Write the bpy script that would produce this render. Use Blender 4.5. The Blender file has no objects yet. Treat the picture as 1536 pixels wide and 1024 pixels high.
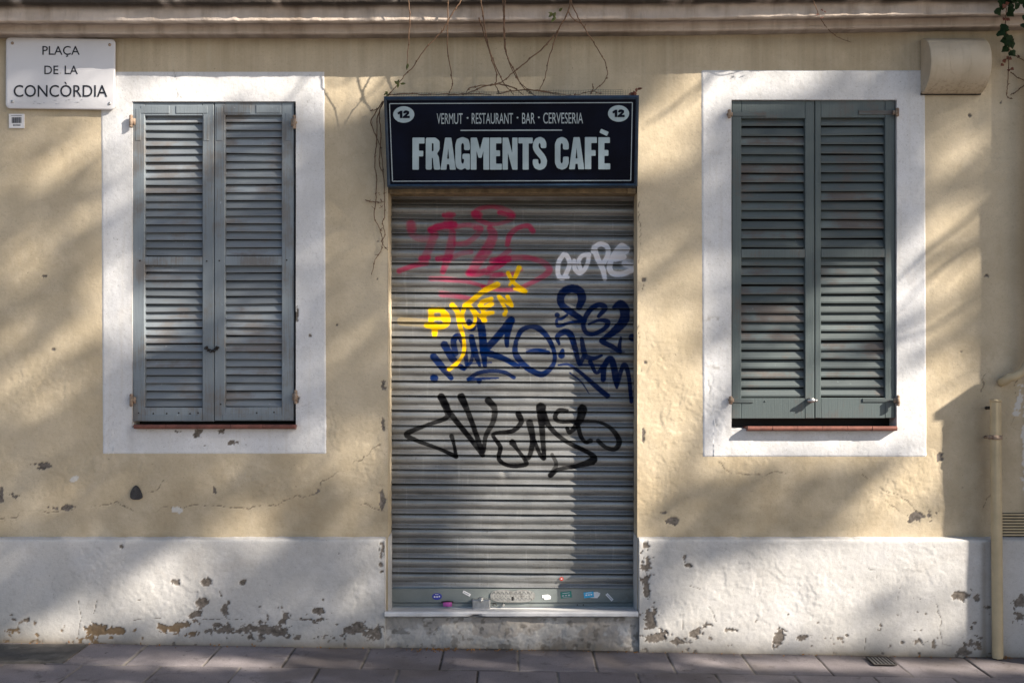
import bpy, math, random
import numpy as np
from mathutils import Vector, Matrix
from mathutils.geometry import tessellate_polygon

rnd = random.Random(7)
nrg = np.random.default_rng(11)
scn = bpy.context.scene
COL = scn.collection

# ---------------------------------------------------------------- measures
S, D, CZ = 300.0, 5.5, 1.55          # photo pixels per metre on the wall, camera distance, camera height

def P(px, py, d=0.0):
    """point standing d metres in front of the wall that the photograph shows at (px, py)"""
    k = (D - d) / D
    return ((px - 768) / S * k, -d, CZ + (512 - py) / S * k)

def WX(px): return (px - 768) / S
def WZ(py): return CZ + (512 - py) / S
def ground_z(x): return 0.022 - 0.0150 * x

# ---------------------------------------------------------------- noise
_tabs = [nrg.random((256, 256)) for _ in range(6)]
def vnoise(x, y, seed=0):
    t = _tabs[seed % 6]
    x = x + seed * 17.31; y = y + seed * 9.77
    xi = np.floor(x).astype(int); yi = np.floor(y).astype(int)
    fx = x - xi; fy = y - yi
    fx = fx * fx * (3 - 2 * fx); fy = fy * fy * (3 - 2 * fy)
    a = t[xi & 255, yi & 255]; b = t[(xi + 1) & 255, yi & 255]
    c = t[xi & 255, (yi + 1) & 255]; e = t[(xi + 1) & 255, (yi + 1) & 255]
    return (a * (1 - fx) + b * fx) * (1 - fy) + (c * (1 - fx) + e * fx) * fy
def fbm(x, y, seed=0, oct=4):
    r = 0; a = 0.5; n = 0
    for i in range(oct):
        r = r + a * vnoise(x, y, seed + i); n += a
        x = x * 2.03; y = y * 2.03; a *= 0.5
    return r / n
def sstep(a, b, x):
    t = np.clip((x - a) / (b - a), 0, 1)
    return t * t * (3 - 2 * t)

# ---------------------------------------------------------------- mesh helpers
ROOT = {}
def world_loc(o):
    while o.parent: o = o.parent
    return Vector(ROOT.get(o.name, (0, 0, 0)))

class MB:
    def __init__(self): self.v = []; self.f = []; self.tone = []
    def add(self, vs, fs, tone=None):
        n = len(self.v)
        self.v += [tuple(p) for p in vs]
        self.f += [tuple(i + n for i in f) for f in fs]
        self.tone += [rnd.random() if tone is None else tone] * len(vs)
        return self
    def quad(self, a, b, c, d): return self.add([a, b, c, d], [(0, 1, 2, 3)])
    def hexa(self, v, tone=None):
        # v: 4 front (ccw) then 4 back
        return self.add(v, [(0, 1, 2, 3), (7, 6, 5, 4), (4, 5, 1, 0), (5, 6, 2, 1), (6, 7, 3, 2), (7, 4, 0, 3)], tone)
    def box(self, x0, x1, y0, y1, z0, z1, tone=None):
        return self.hexa([(x0, y0, z0), (x1, y0, z0), (x1, y0, z1), (x0, y0, z1),
                          (x0, y1, z0), (x1, y1, z0), (x1, y1, z1), (x0, y1, z1)], tone)
    def bevbox(self, x0, x1, y0, y1, z0, z1, b=0.003, tone=None):
        # front (y0) face chamfered
        t = rnd.random() if tone is None else tone
        self.add([(x0 + b, y0, z0 + b), (x1 - b, y0, z0 + b), (x1 - b, y0, z1 - b), (x0 + b, y0, z1 - b),
                  (x0, y0 + b, z0), (x1, y0 + b, z0), (x1, y0 + b, z1), (x0, y0 + b, z1),
                  (x0, y1, z0), (x1, y1, z0), (x1, y1, z1), (x0, y1, z1)],
                 [(0, 1, 2, 3), (4, 5, 1, 0), (5, 6, 2, 1), (6, 7, 3, 2), (7, 4, 0, 3),
                  (8, 9, 5, 4), (9, 10, 6, 5), (10, 11, 7, 6), (11, 8, 4, 7), (11, 10, 9, 8)], t)
        return self
    def pbox(self, px0, px1, py0, py1, dfront, dback, b=0.0025, tone=None):
        """box given by the pixel rectangle of its front face"""
        x0, _, z1 = P(px0, py0, dfront); x1, _, z0 = P(px1, py1, dfront)
        return self.bevbox(x0, x1, -dfront, -dback, z0, z1, b, tone)
    def tube(self, pts, rad, n=8, cap=True):
        pts = [Vector(p) for p in pts]; rings = []
        up = Vector((0.31, 0.87, 0.39)).normalized()
        for i, p in enumerate(pts):
            t = (pts[min(i + 1, len(pts) - 1)] - pts[max(i - 1, 0)])
            if t.length < 1e-9: t = Vector((0, 0, 1))
            t.normalize()
            u = up.cross(t)
            if u.length < 1e-4: u = Vector((1, 0, 0)).cross(t)
            u.normalize(); w = t.cross(u)
            r = rad[i] if hasattr(rad, '__len__') else rad
            rings.append([p + (u * math.cos(2 * math.pi * k / n) + w * math.sin(2 * math.pi * k / n)) * r for k in range(n)])
        vs = [q for r in rings for q in r]; fs = []
        for i in range(len(pts) - 1):
            for k in range(n):
                a = i * n + k; b = i * n + (k + 1) % n
                fs.append((a, b, b + n, a + n))
        if cap:
            fs.append(tuple(range(n))[::-1]); m = (len(pts) - 1) * n
            fs.append(tuple(m + k for k in range(n)))
        return self.add(vs, fs)
    def ball(self, c, r, sx=1, sy=1, sz=1, nu=10, nv=6):
        vs = []; fs = []
        for j in range(nv + 1):
            th = math.pi * j / nv
            for i in range(nu):
                ph = 2 * math.pi * i / nu
                vs.append((c[0] + r * sx * math.sin(th) * math.cos(ph), c[1] + r * sy * math.sin(th) * math.sin(ph), c[2] + r * sz * math.cos(th)))
        for j in range(nv):
            for i in range(nu):
                a = j * nu + i; b = j * nu + (i + 1) % nu
                fs.append((a, a + nu, b + nu, b))
        return self.add(vs, fs)
    def plate(self, outer, holes, to3, thick):
        """flat outline (with holes) of given thickness; to3(u, v, h) -> point"""
        loops = [outer] + holes
        tri = tessellate_polygon([[Vector((p[0], p[1], 0)) for p in l] for l in loops])
        flat = [p for l in loops for p in l]; n = len(flat)
        vs = [to3(p[0], p[1], thick) for p in flat] + [to3(p[0], p[1], 0) for p in flat]
        fs = []
        for t in tri:
            a, b, c = [Vector(vs[i]) for i in t]
            nn = (b - a).cross(c - a)
            fs.append(tuple(t) if nn.y < 0 else tuple(t)[::-1])
        o = 0
        for l in loops:
            m = len(l)
            for i in range(m):
                a = o + i; b = o + (i + 1) % m
                fs.append((a, b, b + n, a + n))
            o += m
        return self.add(vs, fs)
    def build(self, name, mat, parent=None, smooth=False):
        off = world_loc(parent) if parent else Vector((0, 0, 0))
        me = bpy.data.meshes.new(name)
        me.from_pydata([tuple(Vector(v) - off) for v in self.v], [], self.f)
        at = me.attributes.new('tone', 'FLOAT', 'POINT')
        at.data.foreach_set('value', np.array(self.tone, dtype=np.float32))
        me.materials.append(mat)
        if smooth: me.polygons.foreach_set('use_smooth', [True] * len(me.polygons))
        me.update()
        o = bpy.data.objects.new(name, me); COL.objects.link(o)
        if parent: o.parent = parent
        return o

def grid_obj(name, VX, VY, VZ, keep, mat, parent, attrs=None, smooth=True):
    """dense sheet from 2-D arrays of coordinates; keep = mask of cells"""
    r, c = VX.shape
    off = world_loc(parent) if parent else Vector((0, 0, 0))
    co = np.stack([VX - off.x, VY - off.y, VZ - off.z], -1).reshape(-1, 3).astype(np.float32)
    ids = np.arange(r * c).reshape(r, c)
    q = np.stack([ids[:-1, :-1], ids[:-1, 1:], ids[1:, 1:], ids[1:, :-1]], -1)
    q = q[keep] if keep is not None else q.reshape(-1, 4)
    nq = len(q)
    me = bpy.data.meshes.new(name)
    me.vertices.add(r * c); me.vertices.foreach_set('co', co.ravel())
    me.loops.add(nq * 4); me.loops.foreach_set('vertex_index', q.ravel().astype(np.int32))
    me.polygons.add(nq); me.polygons.foreach_set('loop_start', np.arange(0, nq * 4, 4, dtype=np.int32))
    me.polygons.foreach_set('loop_total', np.full(nq, 4, dtype=np.int32))
    me.polygons.foreach_set('use_smooth', np.full(nq, smooth))
    for k, a in (attrs or {}).items():
        if a.ndim == 2:
            at = me.attributes.new(k, 'FLOAT', 'POINT'); at.data.foreach_set('value', a.ravel().astype(np.float32))
        else:
            at = me.attributes.new(k, 'FLOAT_COLOR', 'POINT'); at.data.foreach_set('color', a.reshape(-1).astype(np.float32))
    me.materials.append(mat)
    me.update(calc_edges=True); me.validate()
    o = bpy.data.objects.new(name, me); COL.objects.link(o)
    if parent: o.parent = parent
    return o

def tag(o, label, cat, group=None, kind=None):
    if kind: o['kind'] = kind
    if label: o['label'] = label
    if cat: o['category'] = cat
    if group: o['group'] = group
    return o
def thing(name, loc, label, cat, group=None, kind=None):
    o = bpy.data.objects.new(name, None); o.empty_display_size = 0.1
    COL.objects.link(o); o.location = loc; ROOT[o.name] = tuple(loc)
    return tag(o, label, cat, group, kind)
def center(o):
    """give a thing that is one mesh its own origin"""
    n = len(o.data.vertices); co = np.empty(n * 3, dtype=np.float32)
    o.data.vertices.foreach_get('co', co); co = co.reshape(-1, 3)
    c = (co.min(0) + co.max(0)) / 2; c[2] = co[:, 2].min()
    o.data.vertices.foreach_set('co', (co - c).ravel()); o.location = [float(a) for a in c]
    ROOT[o.name] = tuple(o.location)
    return o

# ---------------------------------------------------------------- materials
class NT:
    def __init__(self, name):
        self.m = bpy.data.materials.new(name); self.m.use_nodes = True
        self.t = self.m.node_tree; self.b = self.t.nodes['Principled BSDF']
        self.geo = self.n('ShaderNodeNewGeometry')
    def n(self, ty, **kw):
        x = self.t.nodes.new(ty)
        for k, v in kw.items(): setattr(x, k, v)
        return x
    def l(self, a, b): self.t.links.new(a, b)
    def set(self, sock, v):
        if hasattr(v, 'is_linked') or hasattr(v, 'links'): self.l(v, sock)
        else: sock.default_value = v
    def pos(self, sc=(1, 1, 1)):
        m = self.n('ShaderNodeMapping'); self.l(self.geo.outputs['Position'], m.inputs['Vector']); m.inputs['Scale'].default_value = sc
        return m.outputs['Vector']
    def noise(self, scale, detail=4, rough=0.55, sc=(1, 1, 1), dist=0):
        x = self.n('ShaderNodeTexNoise'); self.l(self.pos(sc), x.inputs['Vector'])
        x.inputs['Scale'].default_value = scale; x.inputs['Detail'].default_value = detail
        x.inputs['Roughness'].default_value = rough; x.inputs['Distortion'].default_value = dist
        return x.outputs['Fac']
    def attr(self, name, out='Fac'):
        x = self.n('ShaderNodeAttribute'); x.attribute_name = name
        return x.outputs[out]
    def ramp(self, v, a, b, lo=0.0, hi=1.0):
        x = self.n('ShaderNodeMapRange'); x.clamp = True
        self.set(x.inputs[0], v); x.inputs[1].default_value = a; x.inputs[2].default_value = b
        x.inputs[3].default_value = lo; x.inputs[4].default_value = hi
        return x.outputs[0]
    def math(self, op, a, b=0.0):
        x = self.n('ShaderNodeMath', operation=op); self.set(x.inputs[0], a); self.set(x.inputs[1], b)
        return x.outputs[0]
    def mix(self, f, a, b):
        x = self.n('ShaderNodeMix', data_type='RGBA'); self.set(x.inputs[0], f)
        self.set(x.inputs[6], a if not isinstance(a, tuple) else (*a, 1) if len(a) == 3 else a)
        self.set(x.inputs[7], b if not isinstance(b, tuple) else (*b, 1) if len(b) == 3 else b)
        return x.outputs[2]
    def bump(self, h, dist=0.002, strength=1.0):
        x = self.n('ShaderNodeBump'); x.inputs['Distance'].default_value = dist; x.inputs['Strength'].default_value = strength
        self.l(h, x.inputs['Height']); self.l(x.outputs['Normal'], self.b.inputs['Normal'])
    def out(self, col=None, rough=None, metal=None, spec=None, coat=None):
        if col is not None: self.set(self.b.inputs['Base Color'], (*col, 1) if isinstance(col, tuple) and len(col) == 3 else col)
        if rough is not None: self.set(self.b.inputs['Roughness'], rough)
        if metal is not None: self.set(self.b.inputs['Metallic'], metal)
        if spec is not None: self.set(self.b.inputs['Specular IOR Level'], spec)
        if coat is not None: self.set(self.b.inputs['Coat Weight'], coat)
        return self.m

def simple(name, col, rough=0.6, metal=0.0, var=0.25, scale=25, bump=0.0, spec=0.4, col2=None, cut=(0.5, 0.75)):
    t = NT(name)
    f = t.noise(scale, 5)
    c = t.mix(t.ramp(f, 0.3, 0.7), tuple(c * (1 - var) for c in col), tuple(min(1, c * (1 + var)) for c in col))
    if col2: c = t.mix(t.ramp(t.noise(scale * 0.6, 6, 0.65), *cut), c, col2)
    if bump: t.bump(t.noise(scale * 4, 4), bump)
    return t.out(c, rough, metal, spec)

def stucco_mat(name, base, kind):
    t = NT(name)
    big = t.noise(1.1, 5, 0.6); mid = t.noise(6, 5, 0.6); fine = t.noise(70, 4, 0.6); speck = t.noise(160, 2)
    dark = tuple(c * k for c, k in zip(base, (0.74, 0.72, 0.68)))
    lite = tuple(min(1, c * k) for c, k in zip(base, (1.10, 1.11, 1.15)))
    c = t.mix(t.ramp(big, 0.35, 0.68), dark if kind == 'ochre' else tuple(b * 0.84 for b in base), base)
    c = t.mix(t.ramp(mid, 0.45, 0.75, 0, 0.6), c, lite)
    c = t.mix(t.ramp(fine, 0.30, 0.46, 0.30, 0), c, tuple(b * 0.55 for b in base))
    c = t.mix(t.ramp(t.noise(230, 3, 0.7), 0.40, 0.62, 0.22, 0), c, tuple(b * 0.62 for b in base))
    c = t.mix(t.ramp(t.noise(1, 5, 0.65, (5, 5, 24)), 0.54, 0.66, 0, 0.20), c, tuple(b * 0.72 for b in base))
    c = t.mix(t.ramp(t.noise(2.6, 8, 0.72, dist=.6), 0.54, 0.60, 0, 0.22), c, lite)
    c = t.mix(t.ramp(t.noise(3.7, 8, 0.74, dist=.8), 0.56, 0.64, 0, 0.26), c, tuple(b * k for b, k in zip(base, (.70, .66, .62))))
    if kind == 'ochre':
        # run-off streaks under the cornice
        st = t.noise(1, 4, 0.6, (17, 1, 0.9)); hz = t.n('ShaderNodeSeparateXYZ'); t.l(t.geo.outputs['Position'], hz.inputs[0])
        near = t.ramp(hz.outputs[2], WZ(215), WZ(55))
        c = t.mix(t.math('MULTIPLY', t.ramp(st, 0.42, 0.70, 0, 0.50), near), c, (0.31, 0.255, 0.18))
        c = t.mix(t.math('MULTIPLY', t.ramp(t.noise(1, 3, 0.6, (30, 1, 0.6)), 0.56, 0.68, 0, 0.45), near), c, (0.58, 0.52, 0.40))
        low = t.ramp(hz.outputs[2], WZ(560), WZ(800))
        c = t.mix(t.math('MULTIPLY', low, t.ramp(t.noise(3.2, 6, 0.65), 0.40, 0.66, 0, 0.55)), c, (0.30, 0.23, 0.14))
    if kind == 'white':
        c = t.mix(t.ramp(t.noise(1, 4, 0.6, (26, 1, 1.1)), 0.56, 0.74, 0, 0.35), c, (0.55, 0.52, 0.47))
    c = t.mix(t.ramp(speck, 0.66, 0.74, 0, 0.45), c, (0.15, 0.125, 0.10))
    c = t.mix(t.ramp(t.noise(42, 3, 0.6), 0.70, 0.75, 0, 0.5), c, (0.17, 0.14, 0.11))
    c = t.mix(t.attr('dirt_shade'), c, (0.20, 0.165, 0.12))
    chipc = t.mix(t.ramp(t.noise(40, 5, 0.7), 0.35, 0.65), (0.095, 0.082, 0.072), (0.235, 0.205, 0.18))
    chipc = t.mix(t.attr('warm'), chipc, (0.20, 0.140, 0.085))
    c = t.mix(t.attr('chip'), c, chipc)
    c = t.mix(t.attr('crack'), c, (0.085, 0.07, 0.055))
    c = t.mix(t.attr('pale'), c, (0.58, 0.56, 0.53))
    h = t.math('ADD', t.math('MULTIPLY', fine, 0.6), t.math('MULTIPLY', t.noise(28, 5, 0.6), 0.9))
    t.bump(h, 0.0017)
    return t.out(c, 0.92, 0, 0.2)

M = {}
M['ochre'] = stucco_mat('ochre_stucco', (0.645, 0.552, 0.408), 'ochre')
M['white'] = stucco_mat('white_wall_paint', (0.75, 0.755, 0.775), 'white')
M['plinth'] = stucco_mat('plinth_paint', (0.58, 0.572, 0.565), 'plinth')
def cornice_mat():
    t = NT('cornice_plaster')
    c = t.mix(t.ramp(t.noise(3, 5), 0.35, 0.65), (0.47, 0.39, 0.33), (0.62, 0.54, 0.48))
    st = t.noise(1, 5, 0.6, (13, 2, 2.2))
    c = t.mix(t.ramp(st, 0.48, 0.72, 0, 0.55), c, (0.22, 0.165, 0.12))
    c = t.mix(t.attr('dirt_shade'), c, (0.030, 0.025, 0.022))
    t.bump(t.noise(60, 5), 0.003)
    return t.out(c, 0.95, 0, 0.2)
M['cornice'] = cornice_mat()
def wood_mat(name, base, worn, amount, vertical=False):
    t = NT(name)
    tone = t.attr('tone')
    c = t.mix(tone, tuple(b * 0.70 for b in base), tuple(b * 1.22 for b in base))
    g1 = t.noise(1, 5, 0.65, (160, 60, 6) if vertical else (6, 60, 160)); g2 = t.noise(9, 5, 0.65)
    c = t.mix(t.ramp(g1, 0.52, 0.72, 0, 0.40), c, tuple(b * 0.6 for b in base))
    wv = t.math('ADD', t.math('MULTIPLY', tone, 0.22), t.math('ADD', t.noise(5, 6, 0.65), t.math('MULTIPLY', g1, 0.35)))
    c = t.mix(t.ramp(wv, 1.02 - amount, 1.16 - amount, 0, 0.75), c, worn)
    c = t.mix(t.ramp(t.noise(45, 5, 0.7), 0.66, 0.72, 0, 0.6), c, tuple(min(1, b * 2.2) for b in base))
    t.bump(t.math('ADD', g1, t.math('MULTIPLY', g2, 0.5)), 0.0012)
    return t.out(c, t.ramp(g1, 0.3, 0.7, 0.42, 0.62), 0, 0.45)
M['wood_grey'] = wood_mat('grey_blue_paint_on_wood', (0.200, 0.228, 0.258), (0.17, 0.150, 0.14), 0.22)
M['wood_grey_frame'] = wood_mat('grey_blue_paint_on_stiles', (0.200, 0.235, 0.268), (0.165, 0.150, 0.140), 0.25, True)
M['wood_green'] = wood_mat('slate_green_paint_on_wood', (0.092, 0.116, 0.122), (0.105, 0.080, 0.070), 0.22)
M['wood_green_frame'] = wood_mat('slate_green_paint_on_stiles', (0.088, 0.114, 0.120), (0.11, 0.092, 0.085), 0.18, True)
M['void'] = simple('dark_interior', (0.006, 0.006, 0.007), 0.7, 0, 0.2)
M['tile'] = simple('terracotta_tile', (0.19, 0.072, 0.054), 0.6, 0, 0.25, 30, 0.001, 0.4, (0.12, 0.05, 0.04))
M['rust'] = simple('rusty_painted_iron', (0.34, 0.26, 0.20), 0.8, 0.1, 0.35, 60, 0.001, 0.3, (0.13, 0.055, 0.03))
M['dark_iron'] = simple('dark_iron', (0.035, 0.030, 0.028), 0.6, 0.5, 0.3, 80)
M['cover_iron'] = simple('dusty_cast_iron', (0.115, 0.105, 0.095), 0.75, 0.2, 0.3, 14, 0.001, 0.4, (0.22, 0.20, 0.175), (0.55, 0.75))
M['steel'] = simple('bare_steel', (0.50, 0.50, 0.50), 0.36, 0.9, 0.2, 60)
M['marble'] = simple('worn_marble', (0.66, 0.66, 0.67), 0.5, 0, 0.14, 8, 0.0006, 0.4, (0.40, 0.38, 0.36), (0.58, 0.80))
M['navy'] = simple('sign_navy', (0.002, 0.0042, 0.0135), 0.28, 0, 0.4, 5, 0, 0.10)
M['navy_frame'] = simple('sign_frame_blue', (0.011, 0.031, 0.064), 0.38, 0.1, 0.35, 20, 0, 0.5, (0.055, 0.075, 0.11), (0.62, 0.74))
M['letter'] = simple('sign_letter_paint', (0.35, 0.455, 0.52), 0.5, 0, 0.10, 12)
M['letter_dim'] = simple('sign_small_letter_paint', (0.36, 0.44, 0.50), 0.5, 0, 0.12, 30)
M['lintel'] = simple('lintel_wood', (0.22, 0.165, 0.10), 0.7, 0, 0.3, 30, 0.001, 0.3, (0.10, 0.075, 0.05))
M['enamel'] = simple('enamel_plate', (0.70, 0.70, 0.74), 0.26, 0, 0.05, 4, 0, 0.5)
M['ink'] = simple('dark_ink', (0.018, 0.020, 0.028), 0.5, 0, 0.2)
M['paper'] = simple('white_sticker', (0.74, 0.74, 0.76), 0.5, 0, 0.08)
def hood_mat():
    t = NT('beige_painted_metal')
    c = t.mix(t.ramp(t.noise(6, 5), .35, .65), (0.46, 0.39, 0.29), (0.56, 0.48, 0.37))
    c = t.mix(t.ramp(t.noise(1, 5, .65, (22, 2, 3)), .54, .70, 0, .35), c, (0.36, 0.29, 0.20))
    hz = t.n('ShaderNodeSeparateXYZ'); t.l(t.geo.outputs['Position'], hz.inputs[0])
    low = t.ramp(hz.outputs[2], WZ(120), WZ(139))
    c = t.mix(t.math('MULTIPLY', low, t.ramp(t.noise(60, 5, .7),   .50, .64, 0, .5)), c, (0.16, 0.10, 0.07))
    c = t.mix(t.ramp(t.noise(70, 3, .6), .68, .73, 0, .5), c, (0.16, 0.12, 0.09))
    t.bump(t.noise(5, 3), .004)
    return t.out(c, .55, 0, .35)
M['beige_metal'] = hood_mat()
M['pipe_paint'] = simple('beige_painted_pipe', (0.50, 0.41, 0.265), 0.6, 0, 0.16, 9, 0.001, 0.35, (0.30, 0.21, 0.12), (0.62, 0.78))
M['stem'] = simple('vine_bark', (0.145, 0.085, 0.052), 0.8, 0, 0.4, 40)
M['leaf_green'] = simple('young_leaf', (0.105, 0.115, 0.028), 0.55, 0, 0.35, 40)
M['leaf_dark'] = simple('ivy_leaf', (0.012, 0.028, 0.009), 0.6, 0, 0.5, 30, 0, 0.12)
M['leaf_red'] = simple('withered_leaf', (0.14, 0.045, 0.028), 0.7, 0, 0.4, 40)
M['wire'] = simple('green_grey_wire', (0.10, 0.13, 0.12), 0.5, 0.4, 0.2)
M['bark'] = simple('tree_bark', (0.16, 0.13, 0.10), 0.9, 0, 0.3, 12)
M['foliage'] = simple('tree_leaf', (0.07, 0.10, 0.03), 0.6, 0, 0.3, 3)
M['neighbour'] = simple('neighbour_plaster', (0.46, 0.36, 0.26), 0.9, 0, 0.15, 5, 0.002)
for k, c in dict(blue=(0.04, 0.05, 0.36), pink=(0.50, 0.10, 0.38), green=(0.015, 0.15, 0.135), cyan=(0.05, 0.38, 0.66), red=(0.40, 0.05, 0.035)).items():
    M['st_' + k] = simple('sticker_' + k, c, 0.45, 0, 0.15)

def shutter_mat():
    t = NT('galvanised_slats_with_spray_paint')
    c = t.mix(t.ramp(t.noise(2.2, 5, 0.6, (1, 1, 5)), 0.35, 0.68), (0.215, 0.221, 0.222), (0.335, 0.343, 0.345))
    c = t.mix(t.ramp(t.noise(1, 5, 0.7, (3, 1, 60)), 0.52, 0.72, 0, 0.55), c, (0.14, 0.125, 0.11))
    c = t.mix(t.ramp(t.noise(90, 4, 0.7), 0.58, 0.70, 0, 0.55), c, (0.12, 0.10, 0.08))
    c = t.mix(t.ramp(t.noise(1, 4, 0.65, (45, 1, 4)), 0.60, 0.70, 0, 0.4), c, (0.42, 0.43, 0.42))
    c = t.mix(t.attr('dirt_shade'), c, (0.07, 0.06, 0.05))
    x = t.n('ShaderNodeAttribute'); x.attribute_name = 'paint'
    c = t.mix(x.outputs['Alpha'], c, x.outputs['Color'])
    c = t.mix(t.attr('seam'), c, (0.006, 0.006, 0.006))
    metal = t.math('MULTIPLY', t.math('SUBTRACT', 1.0, x.outputs['Alpha']), 0.55)
    t.set(t.b.inputs['Specular IOR Level'], t.ramp(x.outputs['Alpha'], 0, 1, 0.45, 0.08))
    t.bump(t.noise(30, 4, 0.6, (1, 1, 3)), 0.0010)
    return t.out(c, t.ramp(t.noise(14, 5), 0.3, 0.7, 0.28, 0.44), metal)
M['roller'] = shutter_mat()

def pave_mat():
    t = NT('pavement_slabs')
    c = t.mix(t.attr('tone'), (0.180, 0.162, 0.174), (0.275, 0.250, 0.264))
    c = t.mix(t.ramp(t.noise(4, 6, 0.65), 0.38, 0.66, 0, 0.5), c, (0.125, 0.112, 0.116))
    c = t.mix(t.ramp(t.noise(260, 2), 0.58, 0.68, 0, 0.55), c, (0.30, 0.27, 0.27))
    c = t.mix(t.ramp(t.noise(230, 2, 0.5, (1.1, 1, 1)), 0.60, 0.70, 0, 0.6), c, (0.045, 0.04, 0.042))
    c = t.mix(t.ramp(t.noise(9, 7, 0.7, dist=.5), 0.57, 0.66, 0, 0.55), c, (0.075, 0.066, 0.066))
    c = t.mix(t.ramp(t.noise(30, 3, 0.5), 0.70, 0.73, 0, 0.7), c, (0.05, 0.045, 0.045))
    c = t.mix(t.attr('joint'), c, t.mix(t.ramp(t.noise(5, 5), 0.42, 0.58), (0.045, 0.038, 0.033), (0.26, 0.235, 0.20)))
    c = t.mix(t.attr('dirt_shade'), c, (0.07, 0.053, 0.035))
    t.bump(t.noise(220, 3), 0.0015)
    return t.out(c, 0.85, 0, 0.3)
M['pave'] = pave_mat()
M['scuff'] = simple('grey_scuff', (.36, .37, .43), .5)
M['ground'] = simple('asphalt_ground', (0.15, 0.135, 0.125), 0.9, 0, 0.25, 2, 0.002)

# ================================================================ THE WALL
facade = thing('facade_wall', (0, 0, 0), 'old ochre stucco facade wall with white painted window surrounds and peeling white plinth', 'wall')
step = 0.005
def axis(lo, hi, extra, olo, ohi):
    a = list(np.arange(lo, hi, step)) + [hi] + list(np.linspace(olo, lo, 14)[:-1]) + list(np.linspace(hi, ohi, 14)[1:])
    a = sorted(a)
    for e in extra:
        i = int(np.argmin([abs(q - e) for q in a])); a[i] = e
    return np.array(sorted(set(round(q, 6) for q in a)))

W_L = (198.5, 444.0, 152.5, 641.0)     # left window opening  (px0, px1, py0, py1)
W_R = (1097.0, 1345.0, 150.0, 643.0)
DOOR = (582.0, 956.0, 250.0, 925.0)
PL_TOP = 805.0
HOLES = [W_L, W_R, DOOR]
ex = [WX(h[i]) for h in HOLES for i in (0, 1)]; ez = [WZ(h[i]) for h in HOLES for i in (2, 3)]
xs = axis(WX(-25), WX(1562), ex, -3.9, 3.38)
zs = axis(-0.12, WZ(20), ez + [WZ(PL_TOP)], -0.2, WZ(-190))
X, Z = np.meshgrid(xs, zs)
PXX = 768 + X * S; PYY = 512 - (Z - CZ) * S
edge_n = fbm(X * 28, Z * 28, 1, 4) - 0.5
edge_f = fbm(X * 90, Z * 90, 2, 3) - 0.5

def blobs(lst, px, py, en=edge_n, ef=edge_f):
    m = np.zeros_like(px)
    for b in lst:
        cx, cy, rx, ry = b[:4]; a = math.radians(b[4]) if len(b) > 4 else 0
        u = (px - cx) * math.cos(a) - (py - cy) * math.sin(a); v = (px - cx) * math.sin(a) + (py - cy) * math.cos(a)
        q = 1 - np.sqrt((u / rx) ** 2 + (v / ry) ** 2) * 0.9 + en * 3.0 + ef * 1.3
        near = (np.abs(px - cx) < 3 * max(rx, ry) + 6) & (np.abs(py - cy) < 3 * max(rx, ry) + 6)
        m = np.maximum(m, np.where(near, sstep(0.0, 0.12, q), 0))
    return m
def cracks(lst, px, py, w=1.0, wob=5.0):
    m = np.zeros_like(px)
    ox = (fbm(X * 14, Z * 14, 3, 4) - 0.5) * 2 * wob * 2; oy = (fbm(X * 14, Z * 14, 4, 4) - 0.5) * 2 * wob * 2
    for pl in lst:
        for (x0, y0), (x1, y1) in zip(pl[:-1], pl[1:]):
            sel = (px > min(x0, x1) - 20) & (px < max(x0, x1) + 20) & (py > min(y0, y1) - 20) & (py < max(y0, y1) + 20)
            if not sel.any(): continue
            qx = px[sel] + ox[sel]; qy = py[sel] + oy[sel]
            t = np.clip(((qx - x0) * (x1 - x0) + (qy - y0) * (y1 - y0)) / ((x1 - x0) ** 2 + (y1 - y0) ** 2 + 1e-9), 0, 1)
            dd = np.hypot(qx - x0 - t * (x1 - x0), qy - y0 - t * (y1 - y0))
            m[sel] = np.maximum(m[sel], 1 - sstep(0.3 * w, 1.3 * w, dd))
    return m * sstep(0.30, 0.5, fbm(X * 9, Z * 9, 5, 3))

wall_chips = [(70, 697, 11, 3), (60, 702, 6, 2), (95, 761, 13, 3, 4), (25, 742, 6, 3), (475, 738, 7, 3, 25), (322, 735, 2, 4),
              (995, 769, 7, 3), (1008, 781, 7, 4), (1380, 774, 14, 6, 8), (1410, 686, 5, 5, -40), (575, 580, 3, 9), (573, 752, 3, 14),
              (575, 640, 2, 8), (0, 745, 4, 9), (965, 650, 2, 9),
              (66, 414, 3, 1.5), (80, 524, 2, 1.2), (118, 342, 1.5, 1.2), (1455, 173, 2, 2), (1480, 165, 1.6, 1.6), (1501, 155, 1.3, 1.3),
              (1480, 414, 4, 2), (1442, 527, 1.5, 1.2), (505, 487, 2, 1.5), (965, 420, 2, 2), (567, 362, 1.5, 1.5), (566, 418, 1.5, 1.5), (968, 543, 1.5, 1.5)]
surround_chips = [(268, 647, 9, 3, 6), (296, 648, 8, 6, 25), (330, 646, 5, 4), (347, 663, 4, 3), (357, 663, 3, 2), (307, 668, 2, 2), (446, 470, 2, 7), (447, 600, 3, 5), (466, 503, 1.5, 1.5),
                  (1390, 645, 2, 6)]
pale_spots = [(111, 718, 6, 3, 15), (265, 765, 6, 3), (1527, 600, 4, 20, -12), (1538, 690, 4, 50)]
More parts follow.
